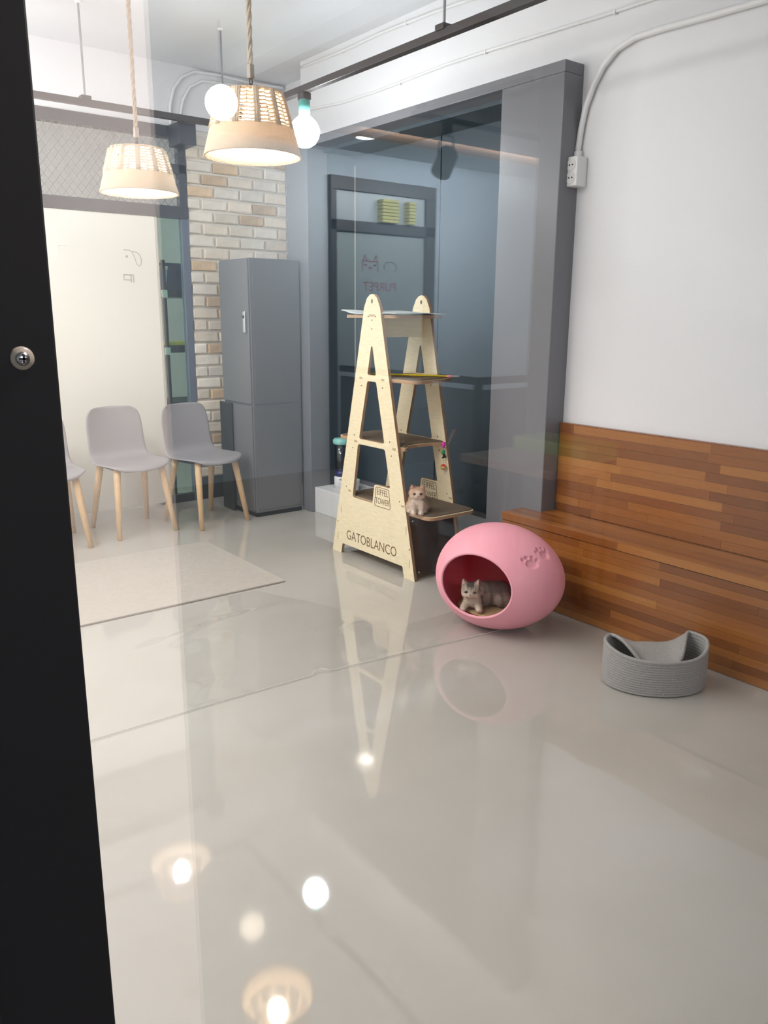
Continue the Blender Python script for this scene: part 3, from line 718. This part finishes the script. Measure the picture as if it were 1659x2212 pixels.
def head_parts(H, hr, fluff=1.0):
    P = [('e', H, (hr*1.0*fluff, hr*.88, hr*.86), (0, 0, 0)),
         ('e', (H.x, H.y-hr*.62, H.z-hr*.28), (hr*.46, hr*.42, hr*.32), (0, 0, 0)),
         ('e', (H.x-hr*.45, H.y-hr*.35, H.z-hr*.30), (hr*.5*fluff, hr*.45, hr*.42), (0, 0, 0)),
         ('e', (H.x+hr*.45, H.y-hr*.35, H.z-hr*.30), (hr*.5*fluff, hr*.45, hr*.42), (0, 0, 0))]
    for s in (-1, 1):
        P.append(('t', [(H.x+s*hr*.60, H.y-hr*.08, H.z+hr*.45), (H.x+s*hr*.70, H.y-hr*.12, H.z+hr*.85), (H.x+s*hr*.80, H.y-hr*.16, H.z+hr*1.28)], [hr*.36, hr*.26, hr*.06]))
    return P
# cream kitten sitting on the lowest platform
k1 = thing('kitten', 'fluffy cream kitten sitting on the lowest platform of the cat tower', 'kitten', (2.69, 3.19, .3755), math.radians(-38))
H = Vector((0, -.012, .098)); hr = .034
parts = head_parts(H, hr, 1.12) + [('e', (0, .035, .045), (.040, .050, .045), (.3, 0, 0)), ('e', (0, .005, .055), (.034, .034, .042), (0, 0, 0)),
    ('e', (.030, .045, .025), (.024, .036, .026), (0, 0, .2)), ('e', (-.030, .045, .025), (.024, .036, .026), (0, 0, -.2)),
    ('t', [(.016, -.012, .06), (.018, -.022, .03), (.017, -.026, .009)], [.017, .013, .010]), ('t', [(-.016, -.012, .06), (-.018, -.022, .03), (-.017, -.026, .009)], [.017, .013, .010]),
    ('e', (.017, -.034, .009), (.012, .017, .009), (0, 0, 0)), ('e', (-.017, -.034, .009), (.012, .017, .009), (0, 0, 0)),
    ('e', (.034, .015, .008), (.012, .018, .008), (0, 0, 0)), ('e', (-.034, .015, .008), (.012, .018, .008), (0, 0, 0)),
    ('t', [(0, .08, .02), (.03, .10, .012), (.06, .085, .010)], [.012, .012, .009])]
def col1(p):
    base = (.60, .41, .29); white = (.76, .64, .53); dark = (.42, .25, .16)
    d = (p-H)
    c = base
    if d.length < .055:
        if d.z > .012: c = mix(base, dark, (d.z-.012)/.02)
        if abs(d.x) < .014 and d.z < .016 and d.y < 0: c = mix(c, white, 1.2-abs(d.x)/.014)
        if d.z < -.006 and d.y < -.005: c = mix(c, white, (-d.z-.006)/.012)
    elif p.y < .02: c = mix(base, white, (.05-p.y)/.05)
    return c
k1b = link('body', blob_mesh(parts, .0042, col1, .0011), k1, FUR)
def furry(o, parent, n, length, colf, seed, flow, avoid=(), head=None):
    # short strands standing on the body, coloured like the skin below them
    me = o.data; rnd = random.Random(seed); me.calc_loop_triangles(); V = me.vertices
    tris = [tuple(t.vertices) for t in me.loop_triangles]; ar = [t.area for t in me.loop_triangles]
    verts, faces, cols = [], [], []
    for t in rnd.choices(tris, weights=ar, k=n):
        a, b, c = rnd.random(), rnd.random(), rnd.random(); q = a+b+c
        p = (V[t[0]].co*a + V[t[1]].co*b + V[t[2]].co*c)/q; nm = (V[t[0]].normal+V[t[1]].normal+V[t[2]].normal).normalized()
        if any((p-w).length < r for w, r in avoid): continue
        d = (nm*.55 + Vector(flow) + Vector((rnd.uniform(-.4, .4), rnd.uniform(-.4, .4), rnd.uniform(-.4, .4)))).normalized()
        l = length*rnd.uniform(.5, 1.1)*(.38 if head and (p-head[0]).length < head[1]*1.25 and p.y < head[0].y-head[1]*.2 else 1); w = d.cross(nm); w = (w if w.length > 1e-4 else d.orthogonal()).normalized()*.00055
        tip = p+d*l; tip.z = max(tip.z, .001)
        k = len(verts); verts += [p-w-nm*.0006, p+w-nm*.0006, p+d*l*.6+w*.7, tip]; faces += [(k, k+1, k+2), (k, k+2, k+3)]
        col = colf(p); g = rnd.uniform(.82, 1.2); cols += [(col[0]*g, col[1]*g, col[2]*g, 1)]*4
    m2 = bpy.data.meshes.new('fur'); m2.from_pydata(verts, [], faces); at = m2.color_attributes.new('Col', 'FLOAT_COLOR', 'POINT')
    for i, c in enumerate(cols): at.data[i].color = c
    f = link('fur', m2, parent, FURS); f['kind'] = 'stuff'; return f
FURS = vcol_mat('fur_strand', .8, 0)
def eyes_of(H, hr): return [(Vector((H.x+s_*hr*.42, H.y-hr*.80, H.z+hr*.02)), hr*.30) for s_ in (-1, 1)] + [(Vector((H.x, H.y-hr*1.02, H.z-hr*.2)), hr*.2)]
furry(k1b, k1, 9000, .0095, col1, 4, (0, .05, -.45), eyes_of(H, hr), (H, hr))
face(k1, H, hr, 1.1)
# grey tabby kitten lying in the egg
k2 = thing('kitten', 'grey tabby kitten with pale muzzle lying inside the pink egg house', 'kitten', (2.486, 2.509, .098), math.radians(-52))
k2.rotation_euler.z = math.radians(-48)
H = Vector((-.022, -.045, .080)); hr = .0375; H2 = H.copy()
parts = head_parts(H, hr) + [('e', (.035, .035, .042), (.080, .052, .050), (0, 0, .35)), ('e', (.085, .055, .042), (.052, .052, .048), (0, 0, .2)),
    ('e', (-.015, -.008, .036), (.040, .042, .040), (0, 0, 0)), ('t', [(-.01, -.02, .06), (-.018, -.035, .07)], [.033, .030]),
    ('t', [(-.035, -.02, .025), (-.048, -.065, .014)], [.018, .012]), ('t', [(.004, -.02, .022), (.012, -.065, .014)], [.018, .012]),
    ('e', (-.048, -.072, .012), (.013, .018, .011), (0, 0, 0)), ('e', (.014, -.072, .012), (.013, .018, .011), (0, 0, 0)),
    ('e', (.10, .01, .028), (.040, .030, .028), (0, 0, .3)), ('t', [(.12, .07, .02), (.15, .03, .016), (.13, -.02, .014)], [.013, .011, .008])]
def col2(p):
    base = (.34, .27, .22); pale = (.66, .54, .43); dark = (.10, .085, .075)
    d = p-H2; c = base
    if d.length < .058 and p.z > .055:
        c = (.46, .38, .30)
        if d.z > .010 and abs(d.x) < .014: c = mix(c, dark, (d.z-.010)/.012)
        if d.z > .006 and math.sin(d.x*430) > .55: c = mix(c, dark, .5)
        if d.z < .0: c = mix(c, pale, -d.z/.012)
    else:
        if p.y < -.03: c = pale
        elif math.sin(p.x*150+p.y*60) > .4: c = mix(base, dark, .55)
        if p.z > .06 and p.x > .02: c = mix(c, (.16, .13, .12), .5)
    return c
k2b = link('body', blob_mesh(parts, .0042, col2, .0006), k2, FUR)
furry(k2b, k2, 9000, .0055, col2, 5, (.25, .2, -.3), eyes_of(H, hr), (H, hr))
k2.scale = (1.18, 1.18, 1.18); k1.scale = (1.15, 1.15, 1.15)
face(k2, H, hr, .95)

# ------------------------------------------------------------------ grey rope basket with a folded-in back rim
bk = thing('rope_basket', 'grey coiled cotton rope cat basket with a sagging rim beside the bench', 'basket', (2.636, 1.664, 0), math.radians(-37.5))
def bpt(a, t, th=0):
    """a: angle (0 = right end, 90deg = back, 270deg = front); t: 0 floor .. 1 rim"""
    ca, sa = math.cos(a), math.sin(a); rx, ry = .200-th, .145-th
    sm = lambda q: (lambda w: w*w*(3-2*w))(max(0, min(1, q)))
    back = sm((sa-.56)/.42); front = sm(-sa); endw = 1-max(back, front)
    L = .136+.032*endw*(1+.25*ca)+.05*back
    s0 = L*(1-.42*back); s = L*t
    x, y = rx*ca*(1+.03*math.sin(t*PI)*front), ry*sa
    if s <= s0: z = s
    else:                                  # the slack back wall folds over towards the front
        q = (s-s0)/(L-s0+1e-6); z = s0 + .012*math.sin(q*PI) - (.012*back)*q; z = z*back + s*(1-back)
        y -= back*.205*q; x *= 1-.25*back*q*abs(ca)
    return Vector((x, y, .004+z))
bm = bmesh.new(); n = 110; nr = 42; rings = []
prof = [(t/nr, 0) for t in range(nr+1)]+[(1-t/nr, .011) for t in range(nr+1)]
for i, (t, th) in enumerate(prof):
    ring = []
    for j in range(n):
        a = 2*PI*j/n; p = bpt(a, t, th)
        bulge = (-.0026 if i % 3 == 0 else .0008)*(1 if th == 0 else -1)
        nrm = Vector((math.cos(a), math.sin(a), 0)); ring.append(bm.verts.new(p+nrm*bulge))
    rings.append(ring)
for A, B in zip(rings[:-1], rings[1:]):
    for j in range(n): bm.faces.new((A[j], A[(j+1) % n], B[(j+1) % n], B[j]))
bm.faces.new(rings[0][::-1])
obj('coil_wall', bm, ROPEG, bk, True)
obj('rim', tube(bmesh.new(), [bpt(2*PI*j/n, 1, .0055) for j in range(n)], .0075, 8, True), ROPEG, bk, True)
bm = bmesh.new(); lathe(bm, [(0, 0), (.190, 0), (.190, .006), (0, .006)], 48, (0, 0, .012), sy=.72); obj('base', bm, ROPEG, bk)
bm = bmesh.new()
for x, y, z in ((-.030, -.1545, .034), (-.022, -.1548, .038), (-.012, -.1553, .022), (-.004, -.1555, .027)): sphere(bm, (x, y, z), .0024, 8)
obj('rivet', bm, CHROME, bk, True)['kind'] = 'stuff'

# ------------------------------------------------------------------ teal water feeder behind the tower
fd = thing('water_feeder', 'white and teal pet water feeder on the white step behind the cat tower', 'feeder', (3.29, 4.66, .185), math.radians(-50))
fd.location = (3.262, 4.665, .1855); fd.scale = (.8, .8, 1)
bm = bmesh.new(); lathe(bm, [(0, 0), (.085, 0), (.095, .06), (.095, .072), (.088, .072), (.082, .03), (0, .03)], 32, (.04, -.05, 0)); obj('bowl', bm, PLASTIC_W, fd, True)
bm = bmesh.new(); lathe(bm, [(0, .032), (.081, .032), (.0875, .0722), (.086, .0735)], 32, (.04, -.05, 0)); obj('bowl_lining', bm, TEAL, fd, True)
bm = bmesh.new(); lathe(bm, [(0, 0), (.068, 0), (.070, .075), (.060, .085), (0, .085)], 28, (-.05, .03, 0)); obj('base', bm, PLASTIC_W, fd, True)
bm = bmesh.new(); lathe(bm, [(.06, .0852), (.064, .105), (.055, .125), (0, .125)], 28, (-.05, .03, 0)); obj('collar', bm, NAVY, fd, True)
bm = bmesh.new(); lathe(bm, [(.055, .1255), (.066, .15), (.066, .315), (0, .315)], 28, (-.05, .03, 0)); obj('bottle', bm, glass('smoky_bottle', .06, (.45, .55, .62), .02), fd, True)
bm = bmesh.new(); lathe(bm, [(0, .3155), (.066, .3155), (.078, .322), (.080, .345), (.068, .358), (0, .36)], 28, (-.05, .03, 0)); obj('lid', bm, TEAL, fd, True)

# ------------------------------------------------------------------ pendant lamps woven from cord
def pendant(label, x, y, z0, r0, r1, h, bulb_mat):
    t = thing('pendant_lamp', label, 'lamp', (x, y, z0), .15)
    R = lambda s: r0+(r1-r0)*s
    bm = bmesh.new(); n = 300; rings = []
    for s in (0, .02, .2, .42, .44):
        rings.append([bm.verts.new(((R(s)+(.0022 if j % 2 else -.0018))*math.cos(2*PI*j/n), (R(s)+(.0022 if j % 2 else -.0018))*math.sin(2*PI*j/n), s*h)) for j in range(n)])
    for s in (.43, 0): rings.append([bm.verts.new(((R(s)-.006)*math.cos(2*PI*j/n), (R(s)-.006)*math.sin(2*PI*j/n), s*h)) for j in range(n)])
    for A, B in zip(rings, rings[1:]+rings[:1]):
        for j in range(n): bm.faces.new((A[j], A[(j+1) % n], B[(j+1) % n], B[j]))
    obj('cord_band', bm, CORD, t, True)
    bm = bmesh.new()
    for i in range(9):
        s = .47+i*.06; rr = R(s) - (.02*max(0, (s-.85)/.15)**2)
        tube(bm, [((rr+.0035*math.cos(12*2*PI*j/96))*math.cos(2*PI*j/96), (rr+.0035*math.cos(12*2*PI*j/96))*math.sin(2*PI*j/96), s*h+.002*math.sin(j*1.7)) for j in range(96)], .0036, 5, True)
    obj('weave_ring', bm, CORD, t, True)
    bm = bmesh.new()
    for k in range(12):
        for off, w in ((0, .0075), (.05, .006), (-.05, .006)):
            a = 2*PI*k/12+off
            tube(bm, [(R(s)*math.cos(a), R(s)*math.sin(a), s*h) for s in (.42, .6, .8, .97)], w, 6)
        a = 2*PI*(k+.5)/12; tube(bm, [(R(s)*math.cos(a), R(s)*math.sin(a), s*h) for s in (.42, .7, .98)], .0013, 4)
    obj('warp_cord', bm, CORD, t, True)
    bm = bmesh.new(); lathe(bm, [(.0, h*1.0), (.03, h*1.005), (r1*.8, h*1.0), (r1*1.0, h*.985), (r1*1.02, h*.955), (r1*.96, h*.955), (r1*.8, h*.98), (0, h*.985)], 36); obj('top_disc', bm, CORD, t, True)
    bm = bmesh.new(); lathe(bm, [(.001, h*.98), (.02, h*.98), (.02, h*.72), (.001, h*.72)], 16); so_ = obj('lamp_holder', bm, PLASTIC_W, t, True)
    bm = bmesh.new(); lathe(bm, [(0, h*.22), (.025, h*.235), (.045, h*.33), (.05, h*.45), (.04, h*.60), (.022, h*.72), (0, h*.72)], 24); b = obj('bulb', bm, bulb_mat, t, True)
    # chain link, clamp and rope
    bm = bmesh.new()
    for k, (zc, ax) in enumerate(((h+.015, 0), (h+.038, 1))):
        tube(bm, [((.008*math.cos(q) if ax == 0 else 0), (.008*math.cos(q) if ax else 0), zc+.016*math.sin(q)) for q in [2*PI*i/14 for i in range(14)]], .003, 6, True)
    obj('chain_link', bm, BROWNTRACK, t, True)
    obj('clamp', bx(bmesh.new(), -.011, .011, -.011, .011, h+.05, h+.10, .003), mat('taupe_metal', (.30, .25, .21), .5, metal=.3), t)
    bm = bmesh.new(); L = ZC-z0-.012-(h+.10); pts = 60
    for ph in range(3):
        tube(bm, [(.0055*math.cos(i*.55+ph*2.094), .0055*math.sin(i*.55+ph*2.094), h+.10+L*i/pts) for i in range(pts+1)], .0062, 6)
    obj('rope', bm, CORDT, t, True)
    bm = bmesh.new(); lathe(bm, [(0, ZC-z0), (.05, ZC-z0), (.05, ZC-z0-.02), (0, ZC-z0-.022)], 24); obj('ceiling_rose', bm, CORD, t, True)
    return t
BW = emission('bulb_cool', (1, .97, .93), L_PEND); BWW = emission('bulb_warm', (1, .86, .66), L_PEND)
pendant('left woven cord pendant lamp with cool white bulb hanging before the wire mesh', 1.724, 4.345, 2.012, .200, .137, .222, BW)
pendant('right woven cord pendant lamp with warm bulb, the nearer and larger one', 1.682, 3.043, 2.006, .192, .125, .236, BWW)

# ------------------------------------------------------------------ ceiling tracks and globe bulb
def track(name, label, a, b, hangers, zt):
    t = thing(name, label, 'track', (a[0], a[1], zt))
    d = Vector(b)-Vector(a); 
    if abs(d.x) > abs(d.y): dm = (0, d.x, -.019, .019, -.016, .018)
    else: dm = (-.019, .019, 0, d.y, -.016, .018)
    bar = box('bar', (min(dm[0], dm[1]), max(dm[0], dm[1]), min(dm[2], dm[3]), max(dm[2], dm[3]), dm[4], dm[5]), BROWNTRACK, t, .002)
    for hx, hy in hangers:
        p = (hx-a[0], hy-a[1]); box('bracket', (p[0]-.028, p[0]+.028, p[1]-.028, p[1]+.028, .012, .036), BROWNTRACK, t, .004)
        obj('rod', tube(bmesh.new(), [(p[0], p[1], .03), (p[0], p[1], ZC-.001-zt)], .006, 8), mat('grey_rod', (.30, .30, .32), .4, metal=.5), t)
        obj('rod_cap', lathe(bmesh.new(), [(0, 0), (.02, 0), (.016, -.012), (0, -.012)], 16, (p[0], p[1], ZC-.001-zt)), PLASTIC_W, t)
    return t
track('lighting_track', 'long dark brown lighting track over the bench side of the room', (2.48, .70), (2.48, 4.90), [(2.48, 2.82), (2.48, 1.0), (2.48, 4.84)], 2.548)
track('lighting_track', 'dark brown lighting track added unseen on the left to carry a fill globe', (.45, 1.2), (.45, 4.9), [(.45, 2.0), (.45, 4.2)], 2.548)  # unseen track added to carry the left fill globe
track('lighting_track', 'dark brown lighting track along the back, above the wire mesh', (-1.0, 4.93), (2.50, 4.93), [(1.672, 4.93), (-.2, 4.93)], 2.548)
BT = emission('bulb_track', (.93, .98, 1), L_TRACK)
TEALS = mat('teal_socket', (.12, .42, .36), .35)
def globe(label, x, y, zc, visible=True):
    g = thing('globe_lamp', label, 'lamp', (x, y, zc))
    bm = bmesh.new(); lathe(bm, [(0, -.080), (.03, -.074), (.055, -.058), (.074, -.030), (.080, 0), (.076, .025), (.062, .050), (.042, .068), (.026, .082), (0, .083)], 32); obj('bulb', bm, BT, g, True)
    obj('socket', tube(bmesh.new(), [(0, 0, .080), (0, 0, .155)], .030, 20), TEALS, g, True)
    box('adapter', (-.024, .024, -.03, .03, .152, 2.531-zc), BROWNTRACK, g, .003)
    return g
globe('bright globe bulb in teal socket hanging off the dark track', 2.48, 3.918, 2.343)
globe('added unseen fill globe under the back track, just left of the visible wire mesh', 1.05, 4.93, 2.343)  # unseen bulb added to fill the left of the room
globe('added unseen fill globe on the left track, hidden by the black door post', .45, 3.2, 2.343)  # unseen bulb added to brighten the right wall
globe('added unseen fill globe at the far left end of the back track', -.1, 4.93, 2.343)  # second unseen bulb added as fill on the left

# ------------------------------------------------------------------ front glass and black post next to the camera
w2 = bpy.data.objects.new('window_2', None); C.objects.link(w2); struct(w2, 'clear front glass pane the room is seen through')
box('glass_pane', (.152, XW, YG-.004, YG+.004, 0, ZC), GLASS, w2)
d3 = bpy.data.objects.new('door_3', None); C.objects.link(d3); struct(d3, 'black door post at the left edge with a screw cap')
box('post', (-.20, .1582, YG-.012, YG+.03, 0, ZC), mat('matt_black_post', (.006, .006, .0075), .6, spec=.2), d3, .0015)
box('bead', (-.2, .076, YG-.016, YG-.012, 0, ZC), MATS['matt_black_post'], d3, .001)
sc = obj('screw_cap', lathe(bmesh.new(), [(0, 0), (.0078, 0), (.0068, .0018), (0, .0022)], 24), mat('clear_cap', (.20, .18, .15), .3), d3, True)
sc.matrix_world = T(.1362, YG-.012, 1.3715) @ Matrix.Rotation(PI/2, 4, 'X')
sh = obj('screw_head', lathe(bmesh.new(), [(0, .0052), (.0024, .0048), (.0041, .0036), (.0046, .002), (0, .002)], 20), CHROME, sc, True)
bm = bmesh.new(); bx(bm, -.003, .003, -.0007, .0007, .0042, .0053); bx(bm, -.0007, .0007, -.003, .003, .0042, .0053); obj('screw_slot', bm, BLACK, sc)
struct(box('wall_left_front', (-1.3, -.20, YG-.02, YG+.04, 0, ZC), WHITE), 'white wall left of the black post')

# ------------------------------------------------------------------ the shop behind the glass (seen only as reflections)
SY = lambda v: 2*YG - v      # depth seen in the glass -> real place behind the viewer
struct(box('wall_shop_end', (-2.2, 7.0, SY(6.3), SY(6.2), 0, 2.8), SHOPWALL), 'blue grey end wall of the shop with the glass door')
struct(box('wall_shop_right', (3.40, 3.60, SY(3.1), YG, 0, 2.8), mat('sage_wall', (.10, .11, .108), .7)), 'grey green side wall of the shop')
struct(box('wall_shop_far', (7.0, 7.1, SY(6.2), SY(3.1), 0, 2.8), SHOPWALL), 'far side wall of the shop bay')
struct(box('wall_shop_left', (-2.3, -2.2, SY(6.2), YG, 0, 2.8), SHOPWALL), 'left side wall of the shop')
struct(box('wall_shop_bay', (3.60, 7.0, SY(3.1), SY(3.0), 0, 2.8), SHOPWALL), 'return wall of the shop bay')
struct(box('ceiling_shop', (-2.2, 7.0, SY(6.2), YG-.01, 2.80, 2.9), mat('grey_shop_ceiling', (.52, .56, .60), .7)), 'pale shop ceiling')
struct(box('trim_3', (2.62, 7.0, SY(5.35), SY(3.1), 2.72, 2.80), WOODC), 'brown wooden ceiling soffit in the shop')
struct(box('trim_4', (2.25, 2.40, SY(5.6), SY(1.3), 2.68, 2.80), SHOPWALL), 'grey ceiling beam in the shop')
struct(box('wall_near', (.18, .477, -.16, -.002, 0, 2.8), PINKWALL), 'warm white pillar beside the viewer in the shop')
ds = bpy.data.objects.new('door_4', None); C.objects.link(ds); struct(ds, 'black framed glass shop door with pink lettering')
def D(n, x0, x1, z0, z1, M, y=SY(6.2), t=.05): return box(n, (x0, x1, y, y+t, z0, z1), M, ds, .002)
D('frame', 4.15, 5.36, 2.47, 2.58, FRAME); D('frame', 4.15, 5.36, 2.13, 2.22, FRAME)
D('frame', 4.15, 4.21, 0, 2.47, FRAME); D('frame', 5.24, 5.36, 0, 2.47, FRAME); D('frame', 4.21, 5.24, 0, .12, FRAME)
PANE = mat('frosted_pane', (.36, .43, .43), .3)
D('pane', 4.21, 5.24, 2.22, 2.47, mat('transom_pane', (.46, .53, .56), .3), t=.02); D('pane', 4.21, 5.24, .12, 2.13, PANE, t=.02)
LP = mat('pink_lettering', (.30, .02, .10), .6)
text('lettering', 'PURPET', LP, ds, T(4.71, SY(6.2)+.021, 1.655) @ AX_YP, .115, .001, 1.0)
mxd = T(0, SY(6.2)+.022, 0) @ Matrix(((1, 0, 0, 0), (0, 0, 1, 0), (0, 1, 0, 0), (0, 0, 0, 1)))
line_art('cat_print', [[(4.51, 1.79), (4.51, 1.885), (4.68, 1.88), (4.685, 1.79)], [(4.515, 1.885), (4.535, 1.94), (4.555, 1.885)], [(4.64, 1.885), (4.665, 1.94), (4.68, 1.88)], [(4.575, 1.815), (4.595, 1.835), (4.615, 1.815)]], .004, LP, ds, mxd)
bm = bmesh.new()
for x in (4.545, 4.65): sphere(bm, (x, SY(6.2)+.022, 1.85), .010, 8)
obj('eye_print', bm, LP, ds)
line_art('dog_print', [[(4.76, 1.82), (4.76, 1.86), (4.79, 1.885), (4.86, 1.885), (4.895, 1.86), (4.90, 1.82), (4.87, 1.80)]], .005, mat('grey_lettering', (.20, .20, .22), .6), ds, mxd)
for x0, x1 in ((4.68, 4.87), (4.99, 5.07)):
    for k in range(7):
        o = box('yellow_pad', (x0, x1, SY(6.2)+.021, SY(6.2)+.10, 2.2225+.029*k, 2.248+.029*k), mat('yellow_fabric', (.62, .60, .22), .8), None, .005)
        tag(o, '%s folded yellow pad of the %s stack above the shop door' % (('lowest', 'second lowest', 'third lowest', 'middle', 'third highest', 'second highest', 'topmost')[k], 'wider' if x0 < 4.9 else 'narrower'), 'pad', 'yellow pads stacked above the shop door')
rl = thing('railing', 'dark railing of the low shop partition reflected behind the cat tower', 'railing', (3.55, SY(3.64), 0))
box('rail', (-.02, .02, -1.5, .02, .985, 1.03), BLACK, rl); box('rail', (.02, 1.2, -.02, .02, .985, 1.03), BLACK, rl); box('post', (-.02, .02, -.02, .02, .0, .985), BLACK, rl)
box('panel', (-.008, .008, -1.5, -.02, .05, .95), mat('dark_partition', (.06, .065, .07), .5), rl); box('panel', (.02, 1.2, -.008, .008, .05, .95), MATS['dark_partition'], rl)
tbx = thing('dining_table', 'brown wooden cafe table reflected in front of the bench end', 'table', (2.915, SY(2.62), 0))
box('table_top', (-.175, .175, -.30, .30, .69, .73), mat('brown_table_wood', (.36, .22, .15), .35), tbx, .004)
for x in (-.14, .14):
    for y in (-.26, .26): box('leg', (x-.02, x+.02, y-.02, y+.02, 0, .69), BLACK, tbx)
gb = thing('green_stool', 'lime green upholstered stool between the brown cafe table and the side wall', 'stool', (3.245, SY(2.68), 0))
box('seat', (-.13, .13, -.24, .24, .70, .79), mat('lime_vinyl', (.30, .48, .10), .5), gb, .012)
for x in (-.11, .11):
    for y in (-.2, .2): box('leg', (x-.012, x+.012, y-.012, y+.012, 0, .70), BLACK, gb)
ch = thing('cafe_chair', 'dark brown cafe chair behind the brown table', 'chair', (3.0, SY(3.42), 0), 0)
box('seat', (-.2, .2, -.2, .2, .43, .46), mat('dark_brown_seat', (.10, .06, .05), .5), ch, .006); box('backrest', (-.2, .2, -.20, -.175, .55, .88), MATS['dark_brown_seat'], ch, .008)
for x in (-.18, .18):
    box('leg', (x-.014, x+.014, -.19, -.162, 0, .9), BLACK, ch); box('leg', (x-.014, x+.014, .162, .19, 0, .44), BLACK, ch)
def strack(label, a, b):
    t = thing('shop_track', label, 'track', (a[0], a[1], 2.66))
    box('bar', (min(0, b[0]-a[0])-.02, max(0, b[0]-a[0])+.02, min(0, b[1]-a[1])-.02, max(0, b[1]-a[1])+.02, -.018, .018), BLACK, t, .002)
    return t
t1 = strack('black shop lighting track running towards the viewer, reflected in the glass', (3.58, SY(4.29)), (3.58, SY(3.35)))
t2 = strack('black shop lighting track running across, carrying the spotlight', (3.58, SY(4.335)), (5.6, SY(4.335)))
for t in (t1, t2): box('hanger', (.02, .05, -.015, .015, .018, .0595), BLACK, t)
sp = thing('spotlight', 'dark grey track spotlight hanging under the shop track', 'spotlight', (3.86, SY(4.335), 2.641))
box('adapter', (-.03, .03, -.018, .018, -.07, 0), BLACK, sp, .003)
mxs = T(-.01, 0, -.235) @ Matrix.Rotation(math.radians(28), 4, 'Y')
bm = bmesh.new(); lathe(bm, [(0, -.10), (.06, -.10), (.068, -.09), (.068, .06), (.05, .085), (0, .085)], 24); bmesh.ops.transform(bm, matrix=mxs, verts=bm.verts); obj('lamp_head', bm, FRAME, sp, True)
obj('yoke', tube(bmesh.new(), [(-.075, 0, -.235), (-.07, 0, -.14), (-.05, 0, -.075), (.05, 0, -.075), (.06, 0, -.14), (.06, 0, -.235)], .007, 6), BLACK, sp)
def shop_bulb(x, v, z):
    g = thing('bulb_pendant', 'bare warm globe bulb on a thin cord in the shop, reflected over the right pendant', 'lamp', (x, SY(v), z))
    bm = bmesh.new(); sphere(bm, (0, 0, 0), .078, 28, (1, 1, 1.03)); obj('bulb', bm, emission('shop_bulb', (1, .86, .66), L_SHOP), g, True)
    obj('lamp_holder', tube(bmesh.new(), [(0, 0, .07), (0, 0, .12)], .02, 12), BLACK, g); obj('cord', tube(bmesh.new(), [(0, 0, .12), (0, 0, 2.798-z)], .005, 6), BLACK, g)
shop_bulb(2.03, 3.98, 2.43)
def downlight(label, x, v):
    g = thing('downlight', label, 'lamp', (x, SY(v), 2.798))
    bm = bmesh.new(); lathe(bm, [(.085, .0), (.10, 0), (.10, -.005), (.085, -.006)], 28, close=True); obj('ring', bm, PLASTIC_W, g, True)
    bm = bmesh.new(); lathe(bm, [(0, -.004), (.085, -.002)], 28); obj('lens', bm, emission('downlight_lens', (1, .94, .86), 110), g)
downlight('recessed downlight in front of the black framed shop door', 4.16, 5.64)
downlight('recessed downlight at the left of the shop ceiling', 1.2, 5.3)
